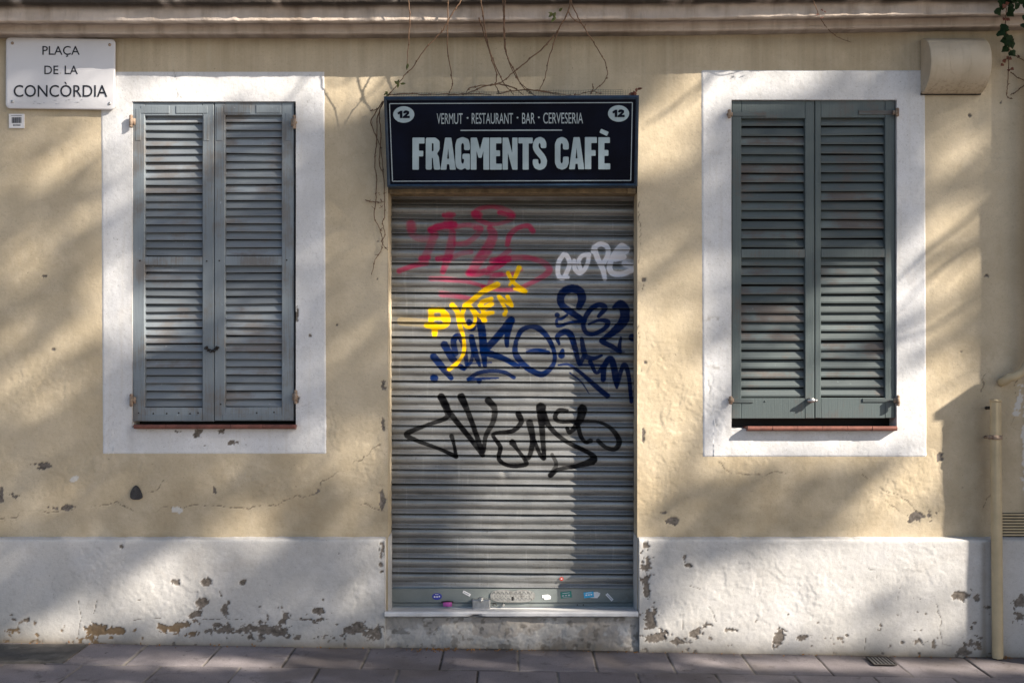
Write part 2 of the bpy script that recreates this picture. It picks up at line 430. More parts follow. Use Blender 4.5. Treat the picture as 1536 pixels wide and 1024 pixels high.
crk = [[(-10, 776), (60, 768), (95, 760), (150, 759), (175, 752), (205, 765), (262, 765), (300, 758), (345, 764), (420, 757), (470, 738), (520, 705), (575, 660)],
       [(205, 745), (245, 725)], [(1075, 690), (1108, 710), (1150, 706), (1180, 711)], [(1290, 715), (1312, 732), (1340, 738), (1365, 757), (1380, 763)],
       [(1325, 748), (1345, 765)], [(1476, 560), (1470, 590)], [(1470, 765), (1490, 735)], [(1515, 640), (1522, 600), (1530, 560)],
       [(960, 300), (962, 420), (958, 560)], [(540, 755), (575, 770)], [(445, 610), (470, 600)],
       [(265, 105), (268, 130), (267, 152)], [(1075, 640), (1062, 600), (1060, 570)]]
flaky = [(1010, 640, 70, 90), (985, 560, 40, 60), (1350, 730, 80, 45), (1110, 705, 60, 18), (1075, 620, 25, 60), (60, 580, 70, 40), (500, 640, 25, 60), (1520, 610, 30, 80),
         (560, 700, 30, 90), (1380, 690, 50, 25), (980, 740, 40, 40), (1440, 730, 50, 60), (130, 700, 130, 40), (400, 720, 80, 30), (1490, 250, 30, 60)]
def gauss(lst, px, py):
    m = np.zeros_like(px)
    for cx, cy, rx, ry in lst: m = np.maximum(m, np.exp(-((px - cx) / rx) ** 2 - ((py - cy) / ry) ** 2))
    return m
def terraces(n, k=7):
    a = n * k; f = np.floor(a); return (f + sstep(0.80, 1.0, a - f)) / k

def surface(px, py, x, z, chips, pale, crl, flk, base_flake=0.05):
    chip = blobs(chips, px, py); pl = blobs(pale, px, py); cr = cracks(crl, px, py, 0.62, 5) * .8
    fl = np.clip(gauss(flk, px, py) + base_flake, 0, 1)
    n1 = fbm(x * 9, z * 9, 2, 5)
    h = (fbm(x * 2.2, z * 2.2, 0, 3) - 0.5) * 0.008 + (fbm(x * 10, z * 8, 3, 3) - 0.5) * 0.0026
    h += (terraces(n1, 6) - 0.5) * 0.010 * fl + (fbm(x * 55, z * 55, 1, 3) - 0.5) * (0.0009 + 0.0016 * fl)
    h -= chip * 0.0035; h -= cr * 0.003; h += pl * 0.0006
    return h, chip, pl, cr

H, chip, pale, crack = surface(PXX, PYY, X, Z, wall_chips, pale_spots, crk, flaky)
keep = np.ones((len(zs) - 1, len(xs) - 1), bool)
cxm = (xs[:-1] + xs[1:]) / 2; czm = (zs[:-1] + zs[1:]) / 2
for h in HOLES:
    keep &= ~(((cxm > WX(h[0])) & (cxm < WX(h[1])))[None, :] & ((czm > WZ(h[3])) & (czm < WZ(h[2])))[:, None])
dirt_shade = sstep(0, 1, (PYY - 700) / 120) * 0.10 + np.exp(-((PYY - 60) / 10) ** 2) * 0.35  # grime low down, and a darker band below the cornice
dirt_shade += 0.55 * np.exp(-((PXX - 1474) / 9) ** 2) * sstep(560, 640, PYY) * fbm(X * 20, Z * 4, 2)  # darker strip just left of the downpipe
dirt_shade += 0.35 * sstep(1526, 1540, PXX)  # darker towards the right edge
dirt_shade = np.clip(dirt_shade, 0, 0.7)
grid_obj('wall', X, -H, Z, keep, M['ochre'], facade, dict(chip=chip, pale=pale, crack=crack, dirt_shade=dirt_shade, warm=np.zeros_like(X)))

# white painted surrounds : a coat of paint lying 4 mm proud of the stucco, following its relief
def surround(px0, px1, py0, py1, hole, name, lean=(0, 0)):
    xi = (xs >= WX(px0)) & (xs <= WX(px1)); zi = (zs <= WZ(py0)) & (zs >= WZ(py1))
    xx = xs[xi].copy(); zz = zs[zi].copy()
    xx[0] = WX(px0); xx[-1] = WX(px1); zz[0] = WZ(py1); zz[-1] = WZ(py0)
    sub = np.ix_(zi, xi)
    A, B = np.meshgrid(xx, zz)
    A2 = A + np.interp(B, [WZ(py1), WZ(py0)], [lean[1], lean[0]]) / S * (np.abs(A - A.mean()) > 0.9 * (A.max() - A.mean()))
    px = PXX[sub]; py = PYY[sub]
    ch = blobs(surround_chips, px, py, edge_n[sub], edge_f[sub])
    h = H[sub] + chip[sub] * 0.0035 - ch * 0.003 + 0.0035
    edge = np.minimum(np.minimum(A - xx[0], xx[-1] - A), np.minimum(B - zz[0], zz[-1] - B)) < 1e-6
    h = np.where(edge, H[sub] - 0.001, h)
    k = np.ones((len(zz) - 1, len(xx) - 1), bool)
    mx = (xx[:-1] + xx[1:]) / 2; mz = (zz[:-1] + zz[1:]) / 2
    k &= ~(((mx > WX(hole[0])) & (mx < WX(hole[1])))[None, :] & ((mz > WZ(hole[3])) & (mz < WZ(hole[2])))[:, None])
    dt = np.exp(-np.abs(py - hole[3]) / 10) * ((px > hole[0] - 8) & (px < hole[1] + 8)) * 0.35 * fbm(px * 0.05, py * 0.08, 1)
    for sx, sy, sw in ((1064, 478, 20), (1074, 551, 17)): dt += .5 * np.exp(-((px - sx) / sw) ** 4 - ((py - sy) / 3) ** 2) * sstep(.4, .6, fbm(px * .2, py * .3, 2))
    dt += 0.25 * np.exp(-np.maximum(np.abs(px - hole[0]), 0) / 5) * fbm(px * .1, py * .1, 3)
    grid_obj(name, A2, -h, B, k, M['white'], facade, dict(chip=ch, pale=np.zeros_like(A), crack=crack[sub] * 0.5, dirt_shade=np.clip(dt, 0, .6), warm=np.zeros_like(A)))
surround(152.5, 488.5, 107.5, 680.5, W_L, 'window_surround', (-1.5, 1.5))
surround(1052.5, 1388.5, 105.5, 685.0, W_R, 'window_surround', (-1, 1.5))

# reveals of the openings
def reveal(h, depth, name, mat, sides='lrtb'):
    m = MB(); x0, x1, z1, z0 = WX(h[0]), WX(h[1]), WZ(h[2]), WZ(h[3]); y0, y1 = -0.0005, depth
    n = 40
    def strip(fn):
        vs = []; fs = []
        for i in range(n + 1):
            for j in range(4):
                vs.append(fn(i / n, j / 3))
        for i in range(n):
            for j in range(3):
                a = i * 4 + j; fs.append((a, a + 1, a + 5, a + 4))
        m.add(vs, fs, 0.5)
    w = lambda: (rnd.random() - .5) * 0.003
    if 'l' in sides: strip(lambda a, b: (x0 + w() * (b > 0), y0 + (y1 - y0) * b, z0 + (z1 - z0) * a))
    if 'r' in sides: strip(lambda a, b: (x1 + w() * (b > 0), y0 + (y1 - y0) * b, z0 + (z1 - z0) * a))
    if 't' in sides: strip(lambda a, b: (x0 + (x1 - x0) * a, y0 + (y1 - y0) * b, z1 + w() * (b > 0)))
    if 'b' in sides: strip(lambda a, b: (x0 + (x1 - x0) * a, y0 + (y1 - y0) * b, z0 + w() * (b > 0)))
    return m.build(name, mat, facade)
reveal(W_L, 0.12, 'window_reveal', M['white']); reveal(W_R, 0.12, 'window_reveal', M['white'])
reveal(DOOR, 0.30, 'door_reveal', M['ochre'], 'lrt')

# plinth
pl_chips = [(262, 873, 7, 4, -30), (307, 872, 8, 6), (365, 873, 5, 3, 30), (299, 905, 10, 14, 20), (296, 918, 12, 5, 20), (338, 912, 5, 13, -10), (155, 945, 22, 9), (180, 946, 14, 7, -20), (38, 931, 12, 3), (20, 929, 10, 2),
            (262, 941, 24, 7, 12), (290, 950, 14, 5), (335, 944, 18, 9), (385, 942, 26, 11), (425, 928, 7, 16, -15), (415, 946, 18, 9), (475, 917, 8, 4), (465, 929, 14, 3), (210, 899, 3, 3), (182, 819, 2, 2), (490, 953, 5, 3),
            (530, 943, 18, 11), (508, 830, 2, 2), (555, 948, 14, 8), (572, 835, 4, 20), (970, 860, 8, 42), (968, 815, 5, 14),
            (1027, 837, 4, 6), (1033, 847, 4, 3), (1036, 840, 2, 3), (1042, 954, 26, 9, 28), (1018, 962, 24, 6), (1098, 944, 14, 5), (1168, 955, 6, 12, -15), (1208, 954, 14, 5, 10), (1380, 961, 9, 5), (1354, 963, 3, 2),
            (1444, 894, 15, 7, 10), (1463, 897, 4, 5), (1469, 957, 6, 12, -15), (1454, 966, 11, 5), (1458, 940, 2, 4), (1530, 903, 9, 10), (1531, 925, 9, 9, 30), (975, 925, 12, 22), (985, 955, 18, 8), (1270, 952, 3, 2)]
led = [(20, 810, 26, 2), (85, 811, 12, 2), (125, 810, 22, 1.6), (160, 810, 16, 2), (200, 809.5, 30, 1.8), (250, 810, 28, 2), (290, 809.5, 24, 2), (330, 809, 8, 2), (366, 809, 8, 2.5), (390, 808, 5, 2), (438, 808, 13, 2), (475, 807, 10, 1.6), (492, 807, 5, 2),
       (1018, 806, 5, 1.5), (1112, 807, 5, 3), (1165, 807, 26, 1.6), (1195, 807, 12, 2), (1272, 807, 22, 1.8), (1290, 809, 6, 3), (1438, 806, 20, 2.5), (1085, 806, 6, 1)]
led = [(a, 809.3, b, 2.6) for a, _, b, c in led]
pl_chips += led
pl_cr = [[(200, 928), (225, 926), (240, 929)], [(300, 927), (340, 927), (365, 928)], [(425, 929), (490, 929)], [(118, 900), (121, 928), (117, 955)], [(148, 902), (143, 920)], [(370, 905), (371, 920)], [(1348, 880), (1347, 905), (1349, 925)],
         [(1404, 905), (1411, 930), (1411, 968), (1424, 967)], [(1298, 955), (1299, 972)], [(1280, 838), (1313, 855), (1313, 866)], [(1258, 910), (1280, 880)], [(1038, 880), (1050, 884)], [(1063, 910), (1072, 930)], [(1026, 915), (1027, 945)]]
pl_fl = [(1100, 860, 130, 60), (1220, 900, 70, 60), (1130, 930, 100, 30), (1380, 850, 50, 40), (270, 900, 110, 50), (160, 850, 60, 50), (200, 890, 60, 30), (400, 930, 80, 30), (1010, 920, 50, 40), (545, 900, 40, 60)]
PD = 0.05
def plinth(px0, px1, far, name):
    lo, hi = WX(px0), WX(px1)
    fine0, fine1 = max(lo, WX(-25)), min(hi, WX(1562))
    ax = [np.arange(fine0, fine1, step), [fine1]]
    if lo < fine0: ax.insert(0, np.linspace(lo, fine0, 10)[:-1])
    if hi > fine1: ax.append(np.linspace(fine1, hi, 10)[1:])
    ax = np.concatenate(ax)
    top = WZ(PL_TOP)
    az = np.concatenate([np.arange(-0.11, top - 0.022, step), [top - 0.022]])
    A, B = np.meshgrid(ax, az)
    k = (D - PD) / D
    px = 768 + A / k * S; py = 512 - (B - CZ) / k * S
    en = fbm(A * 28, B * 28, 1, 4) - 0.5; ef = fbm(A * 90, B * 90, 2, 3) - 0.5
    global X, Z
    sx, sz = X, Z; X, Z = A, B
    ch = blobs([(c[0], c[1], c[2] * .82, c[3] * .8) + tuple(c[4:]) for c in pl_chips], px, py, en, ef); cr = cracks(pl_cr, px, py, 0.6, 3) * .8
    X, Z = sx, sz
    fl = np.clip(gauss(pl_fl, px, py) + 0.10, 0, 1)
    n1 = fbm(A * 7, B * 7, 4, 5)
    h = PD + (fbm(A * 2.2, B * 2.2, 5, 3) - 0.5) * 0.010 + (fbm(A * 8, B * 6, 3, 3) - 0.5) * 0.0026
    h = h + (terraces(n1, 6) - 0.5) * 0.009 * fl + (fbm(A * 55, B * 55, 1, 3) - 0.5) * (0.0010 + 0.0016 * fl) - ch * 0.004 - cr * 0.003
    base = ground_z(A)
    hh = np.clip(B - base, 0, 9)
    scat = sstep(0.655 + hh * .55, 0.685 + hh * .55, fbm(A * 26, B * 26, 5, 4) * .75 + fbm(A * 4, B * 4, 0, 3) * .30)
    ch = np.maximum(ch, scat); h = h - scat * .002
    dt = 0.75 * np.exp(-np.clip(B - base, 0, 9) / 0.035) * (0.35 + fbm(A * 6, B * 6, 2, 4)) + 0.30 * np.exp(-np.clip(B - base, 0, 9) / 0.14) * fbm(A * 5, B * 5, 0, 4)
    dt += 0.5 * np.exp(-((px - 1476) / 5) ** 2)  # the darker strip by the downpipe, carried down the plinth
    dt = np.clip(dt, 0, 0.85)
    warm = sstep(920, 950, py) * sstep(0.45, 0.62, fbm(A * 4, B * 4, 3, 3)) * ((px < 300) | (px > 1250))
    # roll the top over to the wall
    vx = [A]; vy = [-h]; vz = [B]; at = dict(chip=[ch], crack=[cr], dirt_shade=[dt], warm=[warm])
    hl = h[-1:]; al = A[-1:]
    eln = (fbm(al * 25, al * 0 + 3, 2, 3) - 0.5) * 0.006
    pxl = 768 + al * S
    for (q, dz) in ((0.995, 0.010), (0.96, 0.014), (0.88, 0.0165), (0.45, 0.020), (0.0, 0.0235)):
        vx.append(al); vy.append(-(hl * q)); vz.append(np.full_like(al, top - 0.022 + dz) + eln)
        c2 = al * 0
        for kk, a in zip(('chip', 'crack', 'dirt_shade', 'warm'), (c2, al * 0, al * 0, al * 0)): at[kk].append(a)
    A = np.concatenate(vx); Y = np.concatenate(vy); B = np.concatenate(vz)
    attrs = {kk: np.concatenate(v) for kk, v in at.items()}; attrs['pale'] = np.zeros_like(A)
    grid_obj(name, A, Y, B, None, M['plinth'], facade, attrs)
    return top
plinth(-430, 578.5, None, 'plinth'); plinth(957.5, 1780, None, 'plinth')
m = MB()   # plinth returns beside the door
for px, s in ((578.5, 1), (957.5, -1)):
    x = WX(px); zt = WZ(PL_TOP)
    m.hexa([(x - .002, -PD + .004, -.1), (x + .002, -PD + .004, -.1), (x + .002, -PD + .004, zt - .012), (x - .002, -PD + .004, zt - .012),
            (x - .002, .02, -.1), (x + .002, .02, -.1), (x + .002, .02, zt), (x - .002, .02, zt)], .5)
m.box(WX(581.2), WX(582.8), .001, .19, -.05, WZ(806), .5); m.box(WX(955.2), WX(956.8), .001, .19, -.05, WZ(806), .5)
m.build('plinth_return', M['plinth'], facade)

# rough masonry under the door sill
def door_base():
    ax = np.arange(WX(578.6), WX(957.4), step); az = np.arange(-0.06, WZ(922), step)
    A, B = np.meshgrid(ax, az)
    px = 768 + A * S; py = 512 - (B - CZ) * S
    n1 = fbm(A * 6, B * 9, 2, 5); n2 = fbm(A * 22, B * 22, 0, 4)
    ch = sstep(0.50, 0.57, n1 + (n2 - .5) * .5) * 0.8
    ch = np.maximum(ch, 0.85 * np.exp(-((py - 930) / 5) ** 2) * sstep(.35, .6, fbm(A * 8, B * 2, 4)))  # uneven darker band right below the sill
    dt = np.clip(0.25 * n2 + 0.6 * np.exp(-(B - ground_z(A)) / 0.03) + 0.25 * sstep(.45, .7, fbm(A * 3, B * 3, 1, 4)), 0, .8)
    h = 0.036 + (fbm(A * 5, B * 5, 3, 4) - .5) * .012 + (terraces(fbm(A * 11, B * 11, 1, 5), 9) - .5) * .022 + (n2 - .5) * .006 - ch * .003
    z0 = np.zeros_like(A)
    grid_obj('door_base', A, -h, B, None, M['plinth'], facade, dict(chip=ch * .48, pale=z0, crack=sstep(.66, .72, fbm(A * 30, B * 30, 5, 3)) * .5, dirt_shade=dt, warm=sstep(.5, .7, fbm(A * 2, B * 2, 4, 3)) * .5))
door_base()

# cornice
def cornice():
    prof = [(0.0, 56.5), (0.02, 56.0), (0.078, 50.5), (0.088, 49.0), (0.090, 47.0), (0.088, 44), (0.088, 40), (0.088, 36.5), (0.094, 35.5), (0.155, 33.0), (0.168, 31.4), (0.171, 29.5), (0.168, 26), (0.166, 20), (0.166, 13), (0.170, 8.5),
            (0.178, 7.0), (0.205, 5.5), (0.213, 3), (0.212, -6), (0.205, -16), (0.19, -19), (0.02, -26), (0.0, -26.5)]
    # resample
    pr = []
    for (a, b) in zip(prof[:-1], prof[1:]):
        for t in np.linspace(0, 1, 5)[:-1]: pr.append((a[0] + (b[0] - a[0]) * t, a[1] + (b[1] - a[1]) * t))
    pr.append(prof[-1])
    xx = np.concatenate([np.linspace(-3.9, -2.7, 20)[:-1], np.arange(-2.7, 2.7, 0.007), np.linspace(2.7, 3.36, 12)])
    dd = np.array([p[0] for p in pr])[:, None]; pp = np.array([p[1] for p in pr])[:, None]
    Xg = np.broadcast_to(xx[None, :], (len(pr), len(xx))).copy()
    pxg = 768 + Xg * S
    bow = np.interp(pxg, [-400, 0, 520, 800, 1040, 1536, 1800], [1.5, 1.2, 1.0, -1, -3.5, -11, -15])
    py = pp + bow * np.clip((pp + 26) / 82 + .3, .3, 1.0)
    kk = (D - dd) / D
    Zg = CZ + (512 - py) / S * kk
    n = (fbm(Xg * 3, Zg * 6, 1, 4) - .5) * .012 + (fbm(Xg * 25, Zg * 25 + dd * 40, 2, 4) - .5) * .008
    Yg = -np.clip(dd + n * (dd > 0.01), 0, 9)
    Zg = Zg + (fbm(Xg * 18, dd * 30 + pp, 3, 3) - .5) * .005
    py0 = np.broadcast_to(pp, Xg.shape)
    nn = fbm(Xg * 9, Zg * 9, 4, 5)
    dt = 0.95 * (1 - sstep(5, 14 + 16 * (fbm(Xg * 5, Xg * 0, 0, 4) - .35), py0)) * sstep(.2, .55, nn + .12)
    dt = np.maximum(dt, 0.55 * np.exp(-((py0 - 35) / 1.8) ** 2) * (.4 + nn)); dt = np.maximum(dt, 0.55 * sstep(49, 52, py0) * (.4 + nn))  # shade of the groove and the underside, painted in over the dirt
    dt = np.maximum(dt, .35 * sstep(.55, .75, fbm(Xg * 10, Zg * 3, 1, 4)) * (1 - sstep(8, 30, py0)))
    grid_obj('cornice', Xg, Yg, Zg, None, M['cornice'], facade, dict(dirt_shade=np.clip(dt, 0, .95)))
cornice()

# ================================================================ WINDOWS WITH LOUVRED SHUTTERS
def window(label, cat_group, hole, mat, leaves, fd, sill, sill_tiles):
    w = thing('shuttered_window', (WX((hole[0] + hole[1]) / 2), 0.0, WZ(hole[3])), label, 'window', 'windows with closed louvred shutters')
    m = MB(); m.box(WX(hole[0]) + .001, WX(hole[1]) - .001, 0.105, 0.118, WZ(hole[3]) + .001, WZ(hole[2]) - .001)
    m.build('dark_pane', M['void'], w)
    for lf in leaves:
        x0, x1, y0, y1 = lf['x0'], lf['x1'], lf['y0'], lf['y1']; o0, o1 = lf['o']
        rails = lf['rails']                  # [(top, bottom)...] of top, middle, bottom rail in px
        back = fd - 0.034
        m = MB()
        m.pbox(x0, o0, y0, y1, fd, back, .003, .35 + .3 * rnd.random())
        m.pbox(o1, x1, y0, y1, fd, back, .003, .35 + .3 * rnd.random())
        for (a, b) in rails: m.pbox(o0 + .05, o1 - .05, a, b, fd - 0.0012, back, .002, .3 + .4 * rnd.random())
        for e in lf.get('extra', []): m.pbox(*e[:4], fd + .0022, fd - .004, .001, .5)
        leaf = m.build('shutter_leaf', M['wood_grey_frame' if mat is M['wood_grey'] else 'wood_green_frame'], w)
        m = MB()
        for (za, zb, n) in lf['slats']:
            p = (zb - za) / n
            for i in range(n):
                ya = za + p * i; yb = ya + p
                jt = rnd.gauss(0, .32); jd = rnd.uniform(-.002, .0015)
                fz = lf['face']
                tl = rnd.gauss(0, .3)
                dt_, db_ = fd - 0.027 + jd, fd - 0.0115 + jd
                th = lf['thick']
                A = P(o0, ya + p * .02 + jt + tl, dt_); B = P(o1, ya + p * .02 + jt - tl, dt_)
                Cc = P(o1, ya + p * fz + jt - tl, db_); E = P(o0, ya + p * fz + jt + tl, db_)
                ext = .0005
                A = (A[0] - ext, A[1], A[2]); E = (E[0] - ext, E[1], E[2]); B = (B[0] + ext, B[1], B[2]); Cc = (Cc[0] + ext, Cc[1], Cc[2])
                dn = lambda q, a=.0, b=th: (q[0], q[1] + a, q[2] - b)
                bk = lambda q: (q[0], q[1] + th * .9, q[2] - th * .5)
                # front face E-Cc-B-A, thickness below
                up = lambda q: (q[0], q[1] + .001, q[2] + .001)
                A2, B2 = up(A), up(B)
                e1, c1 = dn(E, .0015, th), dn(Cc, .0015, th)
                a3, b3 = (A2[0], A2[1] + th, A2[2] - th * .2), (B2[0], B2[1] + th, B2[2] - th * .2)
                m.add([E, Cc, B2, A2, e1, c1, b3, a3], [(0, 1, 2, 3), (4, 5, 1, 0), (7, 6, 5, 4), (3, 2, 6, 7), (0, 3, 7, 4), (1, 5, 6, 2)])
        m.build('louvres', mat, leaf)
        # little marks: screws on the rails
        m = MB()
        for (sx, sy) in lf.get('screws', []):
            c = P(sx, sy, fd + .001); m.ball(c, .0042, 1, .6, 1, 8, 4)
        if m.v: m.build('screw', M['dark_iron'] if mat is M['wood_grey'] else mat, leaf)
        for hg in lf.get('hinges', []):
            m = MB(); hx, hy, hh, side = hg
            c = Vector(P(hx, hy, .020))
            m.tube([c + Vector((0, 0, -hh / 2)), c + Vector((0, 0, hh / 2))], .0085, 10)
            m.ball(c + Vector((0, 0, hh / 2)), .0095, 1, 1, .8); m.ball(c + Vector((0, 0, -hh / 2)), .0095, 1, 1, .8)
            m.tube([c, c + Vector((-side * .006, .028, 0))], .008, 8)
            m.box(min(c.x, c.x + side * .018), max(c.x, c.x + side * .018), -.014, -.003 - 0, c.z - hh * .32, c.z + hh * .32)
            m.build('hinge', M['rust'], leaf, True)
        for st in lf.get('straps', []):
            m = MB(); m.pbox(*st, fd + .004, fd - .002, .0015)
            m.build('strap', mat, leaf)
    # sill of red tiles
    m = MB(); a, b, t0, t1 = sill
    n = sill_tiles; wpx = (b - a) / n
    for i in range(n):
        xa = a + wpx * i; dj = rnd.uniform(-.003, .003)
        sd = .046 + dj
        x0_, _, zt = P(xa + .25, t0, sd); x1_, _, zb = P(xa + wpx - .25, t1, sd)
        k = 7; vs = []; fs = []
        for xq in (x0_, x1_):
            for j in range(k + 1):                      # bull-nosed front
                an = math.pi * j / k
                vs.append((xq, -sd + .010 - .010 * math.sin(an), (zt + zb) / 2 + (zt - zb) / 2 * math.cos(an)))
            vs.append((xq, .09, zb - .016)); vs.append((xq, .09, zt - .012))
        q = k + 3
        for j in range(q): fs.append((j, (j + 1) % q, q + (j + 1) % q, q + j))
        fs.append(tuple(range(q))[::-1]); fs.append(tuple(range(q, 2 * q)))
        m.add(vs, fs, .3 + .5 * rnd.random())
    m.build('window_sill', M['tile'], w)
    return w

winL = window('grey-blue weathered louvred shutters beside the street name plate, chained shut in the middle', None, W_L, M['wood_grey'], [
    dict(x0=199, x1=320.6, y0=154, y1=632, o=(217, 303.5), rails=[(154, 173.5), (385, 397.5), (611, 632)], slats=[(173.5, 385, 18), (397.5, 611, 18)], face=.80, thick=.004,
         extra=[(211, 254, 158.5, 170), (264, 311, 158.5, 170), (203, 211, 163, 211), (305, 313.5, 172, 211), (203, 300, 622.5, 631), (200.5, 212, 570, 620)],
         screws=[(210, 391), (310, 391.5), (208, 619), (230, 620), (250, 620), (268, 619), (285, 620), (297, 619)], hinges=[(196.5, 182, .05, 1), (197, 600, .05, 1)]),
    dict(x0=321.6, x1=440.5, y0=153.5, y1=631, o=(337.5, 422.5), rails=[(153.5, 172.5), (384, 398), (610.5, 631)], slats=[(172.5, 384, 18), (398, 610.5, 18)], face=.77, thick=.005,
         extra=[(336, 376, 157.5, 169.5), (384, 421, 157.5, 169.5), (324.5, 333.5, 160, 211), (428, 436.5, 170, 211), (334, 424, 621, 630)],
         screws=[(329, 391), (430, 390), (331, 606), (385, 619), (411, 618)], hinges=[(441.5, 183, .055, -1), (443.5, 595, .055, -1)])],
    -0.006, (200, 442.5, 636.5, 643), 5)
winR = window('dark slate-green louvred shutters under the beige vent hood, joined by a small bolt low down', None, W_R, M['wood_green'], [
    dict(x0=1098, x1=1221.5, y0=151.5, y1=627.5, o=(1112, 1207.5), rails=[(151.5, 177.5), (373.5, 386.5), (597, 627.5)], slats=[(177.5, 373.5, 14), (386.5, 597, 15)], face=.67, thick=.0088,
         screws=[(1102, 171.5), (1123, 171.5), (1143, 171.5), (1105, 600.5), (1127, 601.5), (1148, 601.5)], straps=[(1099, 1149, 168, 174.5), (1099, 1130, 598, 604)],
         hinges=[(1094, 171, .030, 1), (1096, 600, .028, 1)]),
    dict(x0=1222.5, x1=1342.5, y0=150.5, y1=627, o=(1231.5, 1327.5), rails=[(150.5, 176.5), (373, 386), (596.5, 627)], slats=[(176.5, 373, 14), (386, 596.5, 15)], face=.69, thick=.0080,
         screws=[(1293, 169.5), (1314, 169), (1335, 168.5), (1296, 600.5), (1316, 600), (1337, 600)], straps=[(1288, 1342, 165.5, 172), (1294, 1341, 597.5, 603)],
         hinges=[(1346, 168.5, .030, -1), (1347.5, 600.5, .040, -1)])],
    -0.010, (1122, 1346.5, 639, 646), 6)
# chain on the left pair, bolt on the right pair
m = MB()
for i in range(9):
    t = i / 8; c = Vector(P(309 + 17 * t, 523 + 4 * math.sin(t * 3.1) - 3 * abs(t - .5), .008))
    r = .007; ang = i * 1.1
    u = Vector((math.cos(.4), 0, -math.sin(.4) * (1 if i % 2 else -1))); v = Vector((0, math.sin(ang), math.cos(ang)))
    m.tube([c + u * r * math.cos(a) * 1.3 + v * r * .8 * math.sin(a) for a in np.linspace(0, 2 * math.pi, 11)], .0022, 5, False)
m.ball(P(310, 521, .004), .008); m.ball(P(325, 521, .004), .008)
m.build('chain', M['dark_iron'], winL, True)
m = MB(); c = Vector(P(1218, 600.5, .022))
m.tube([c + Vector((-.022, 0, 0)), c + Vector((.026, 0, 0))], .0075, 10); m.box(c.x - .012, c.x + .010, -.020, .008, c.z - .011, c.z + .011)
m.ball(c + Vector((.018, -.008, 0)), .006)
m.build('bolt', M['steel'], winR, True)

